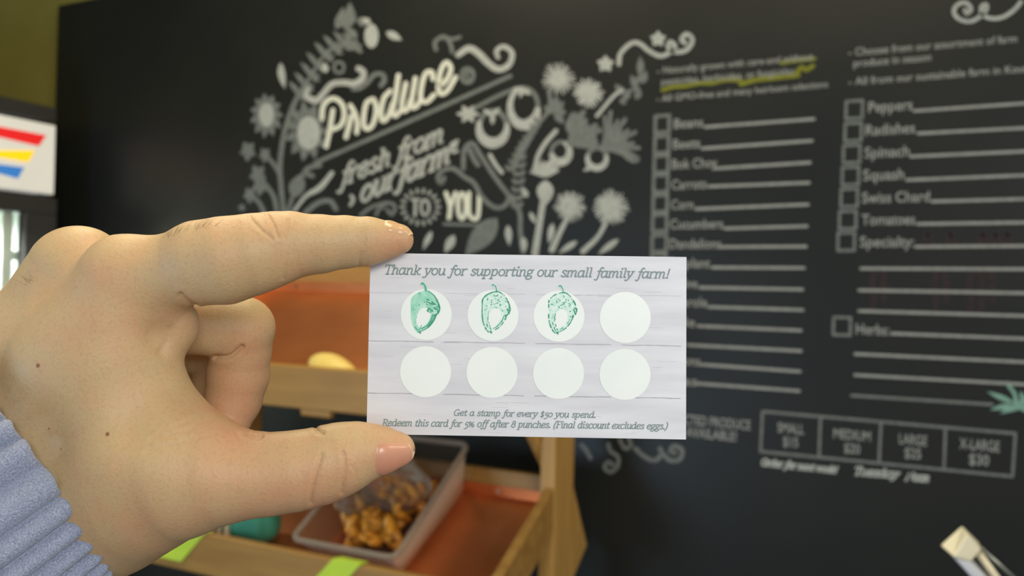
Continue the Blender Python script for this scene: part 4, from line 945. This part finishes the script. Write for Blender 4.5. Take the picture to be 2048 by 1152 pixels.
M['nail_pale'] = mat('fingernail_pale', srgb(206, 166, 126), 0.22, spec=0.6, sss=(.15, (1, .4, .25), .0015))
M['nail_tip'] = mat('fingernail_edge', srgb(218, 178, 146), 0.3)
M['hair'] = mat('fine_hair', srgb(120, 92, 58), 0.5)
hand = build('hand', Wv, Fh, M['skin'], origin=oh, smooth=True)
ca = hand.data.attributes.new('flush', 'FLOAT', 'POINT'); ca.data.foreach_set('value', red.astype(np.float32))
tag(hand, 'left hand in a blue grey ribbed cuff pinching the card between thumb and index finger', 'hand')
# moles
def on_skin(px, py, lift=0.0):
    d = np.array([(px - 1024) / FPX, (py - 576) / FPX, 1.0]); t = 200.0; dn = np.linalg.norm(d)
    for _ in range(90):
        q = sdfp((d * t)[None])[0]; t += q / dn * .8
        if abs(q) < .01: break
    p = d * t; g = grad(p[None])[0]; return p + g * lift, g
M['mole'] = mat('mole', srgb(140, 92, 60), .6)
mb = MB()
for px, py, r in ((76, 731, 4.5), (215, 868, 4.0), (98, 857, 2), (122, 898, 1.8)):
    p, g = on_skin(px, py); a = np.cross(g, [0, 1, .2]); a /= np.linalg.norm(a); b = np.cross(g, a); rr = r * p[2] / FPX
    ring = [p + g * .03 + rr * (math.cos(t) * a + math.sin(t) * b) for t in np.linspace(0, 2 * math.pi, 13)[:-1]]
    mb.add(to_world(np.array(ring + [p + g * (.03 + rr * .35)])), [(i, (i + 1) % 12, 12) for i in range(12)])
mb.build('mole', M['mole'], hand, smooth=True)
# nails: a curved plate laid round the fingertip's own axis
def nail(A, B, cdir, half, u0, u1, lift, name, m):
    A, B = np.array(A), np.array(B); ax_ = (B - A) / np.linalg.norm(B - A); c = np.array(cdir, float); c -= ax_ * (c @ ax_); c /= np.linalg.norm(c); s = np.cross(ax_, c)
    nu, nv = 14, 17; P = np.zeros((nu, nv, 3)); D = np.zeros((nu, nv, 3))
    for j in range(nv):
        w = -1 + 2 * j / (nv - 1)
        for i in range(nu):
            u = i / (nu - 1)
            lo_ = u0 + (u1 - u0) * .16 * w * w            # rounded root (cuticle)
            hi_ = u1 - (u1 - u0) * .13 * abs(w) ** 2.5     # rounded free edge
            a = half * w * (0.92 + .08 * u); d = math.cos(a) * c + math.sin(a) * s
            o = A + (B - A) * (lo_ + (hi_ - lo_) * u); t = 0.0
            for _ in range(60):
                q = -sdfp((o + d * t)[None])[0]; t = min(max(t + q * .9, .05), 11.0)
                if abs(q) < .005: break
            edge = max(0, 1 - max(abs(w) ** 6, (1 - u) ** 8) * 1.0)
            P[i, j] = o + d * (t + lift * edge - .12); D[i, j] = d
    T = P - D * .5; VV = np.vstack([P.reshape(-1, 3), T.reshape(-1, 3)]); n = nu * nv; F = []
    for i in range(nu - 1):
        for j in range(nv - 1):
            a = i * nv + j; F.append((a, a + 1, a + nv + 1, a + nv)); F.append((n + a + nv, n + a + nv + 1, n + a + 1, n + a))
    per = [j for j in range(nv)] + [i * nv + nv - 1 for i in range(1, nu)] + [(nu - 1) * nv + j for j in range(nv - 2, -1, -1)] + [i * nv for i in range(nu - 2, 0, -1)]
    F += [(a, b, b + n, a + n) for a, b in zip(per, per[1:] + per[:1])]
    return build(name, to_world(VV), F, [m, M['nail_tip']], hand, smooth=True, mids=[1 if min(f) % n >= (nu - 2) * nv else 0 for f in F])
nail(mm(744, 906, 230.3), mm(826, 896, 231.8), (.1, .36, -.95), math.radians(56), .03, 1.04, .5, 'thumb_nail', M['nail'])
nail(mm(766, 481, 234.8), mm(824, 480, 235.2), (0, -.93, -.30), math.radians(54), .04, 1.04, .65, 'index_nail', M['nail_pale'])
# fine hair
mb = MB()
def hair(px, py, dx, dy, L, lift=.0):
    for _ in range(12):
        p, g = on_skin(px, py)
        if p[2] < 262 and abs(sdfp(p[None])[0]) < .05: break
        px, py = px + .5, py + 1.5
    else: return
    d = np.array([dx, dy, random.uniform(-.3, .1)]); d /= np.linalg.norm(d)
    pts = [p + (d * t + g * .5 * t * (1 - t * .6)) * L for t in np.linspace(0, 1, 6)]
    mb.tube(to_world(np.array(pts)), np.linspace(.00004, .000012, 6), 4)
for q in range(26):
    x = random.uniform(322, 440); y = np.interp(x, [322, 345, 380, 440], [473, 466, 455, 444]); hair(x, y + random.uniform(0, 7), random.uniform(.5, 1.2), random.uniform(-.9, -.3), random.uniform(1.6, 3.4))
for q in range(8): hair(random.uniform(52, 66), random.uniform(552, 575), random.uniform(-.9, -.3), random.uniform(-1, -.4), random.uniform(1.5, 3))
mb.build('hair', M['hair'], hand)
# ribbed knit cuff round the wrist
cw, axd, wd_, dd_ = FOREARM, WRX, WRW, WRD
nr, na, Lc = 40, 40 * 16, 75.0
V2 = []; F2 = []
prof = [(-.2, -2.6), (-1.0, -1.6), (-1.2, -.6), (-.6, .3), (.5, .75)] + [(x, .9 + .25 * min(1, x / 30)) for x in np.linspace(2, Lc, 40)]
for x, out in prof:
    for j in range(na):
        a = 2 * math.pi * j / na; rb = abs(math.sin(20 * a)) ** .6
        bulge_ = 3.1 * rb - 0.6 * min(1, max(.25, (x + 1.4) / 2.5)); sc_ = 1 + .0022 * x
        r1_, r2_ = 36.2 * sc_ + out + bulge_, 30.5 * sc_ + out + bulge_
        V2.append(cw + axd * (x - 3.0 * math.sin(a) + 1 + .3 * math.sin(a * 3) + .3 * math.sin(40 * a)) + wd_ * r1_ * math.copysign(abs(math.cos(a)) ** .78, math.cos(a)) + dd_ * r2_ * math.copysign(abs(math.sin(a)) ** .78, math.sin(a)))
np_ = len(prof)
for i in range(np_ - 1):
    for j in range(na): F2.append((i * na + j, i * na + (j + 1) % na, (i + 1) * na + (j + 1) % na, (i + 1) * na + j))
M['knit'] = mat('blue_grey_knit', srgb(112, 122, 146), 0.95, spec=.1)
nt = M['knit'].node_tree; b = nt.nodes['Principled BSDF']; tc = [x for x in nt.nodes if x.type == 'TEX_COORD'][0].outputs['Object']
n = nt.nodes.new('ShaderNodeTexNoise'); n.inputs['Scale'].default_value = 2600; n.inputs['Detail'].default_value = 3; nt.links.new(tc, n.inputs['Vector'])
r = nt.nodes.new('ShaderNodeValToRGB'); r.color_ramp.elements[0].position = .3; r.color_ramp.elements[1].position = .7; r.color_ramp.elements[0].color = (*srgb(112, 122, 152), 1); r.color_ramp.elements[1].color = (*srgb(160, 168, 190), 1)
nt.links.new(n.outputs['Fac'], r.inputs[0]); nt.links.new(r.outputs[0], b.inputs['Base Color'])
wv = nt.nodes.new('ShaderNodeTexVoronoi'); wv.inputs['Scale'].default_value = 1700; nt.links.new(tc, wv.inputs['Vector'])
bp = nt.nodes.new('ShaderNodeBump'); bp.inputs['Strength'].default_value = .6; bp.inputs['Distance'].default_value = .0004; nt.links.new(wv.outputs['Distance'], bp.inputs['Height']); nt.links.new(bp.outputs[0], b.inputs['Normal'])
b.inputs['Sheen Weight'].default_value = .3
slv = build('sleeve_cuff', to_world(np.array(V2)), F2, M['knit'], hand, smooth=True)
slv['label'] = 'blue grey ribbed knit sleeve cuff'
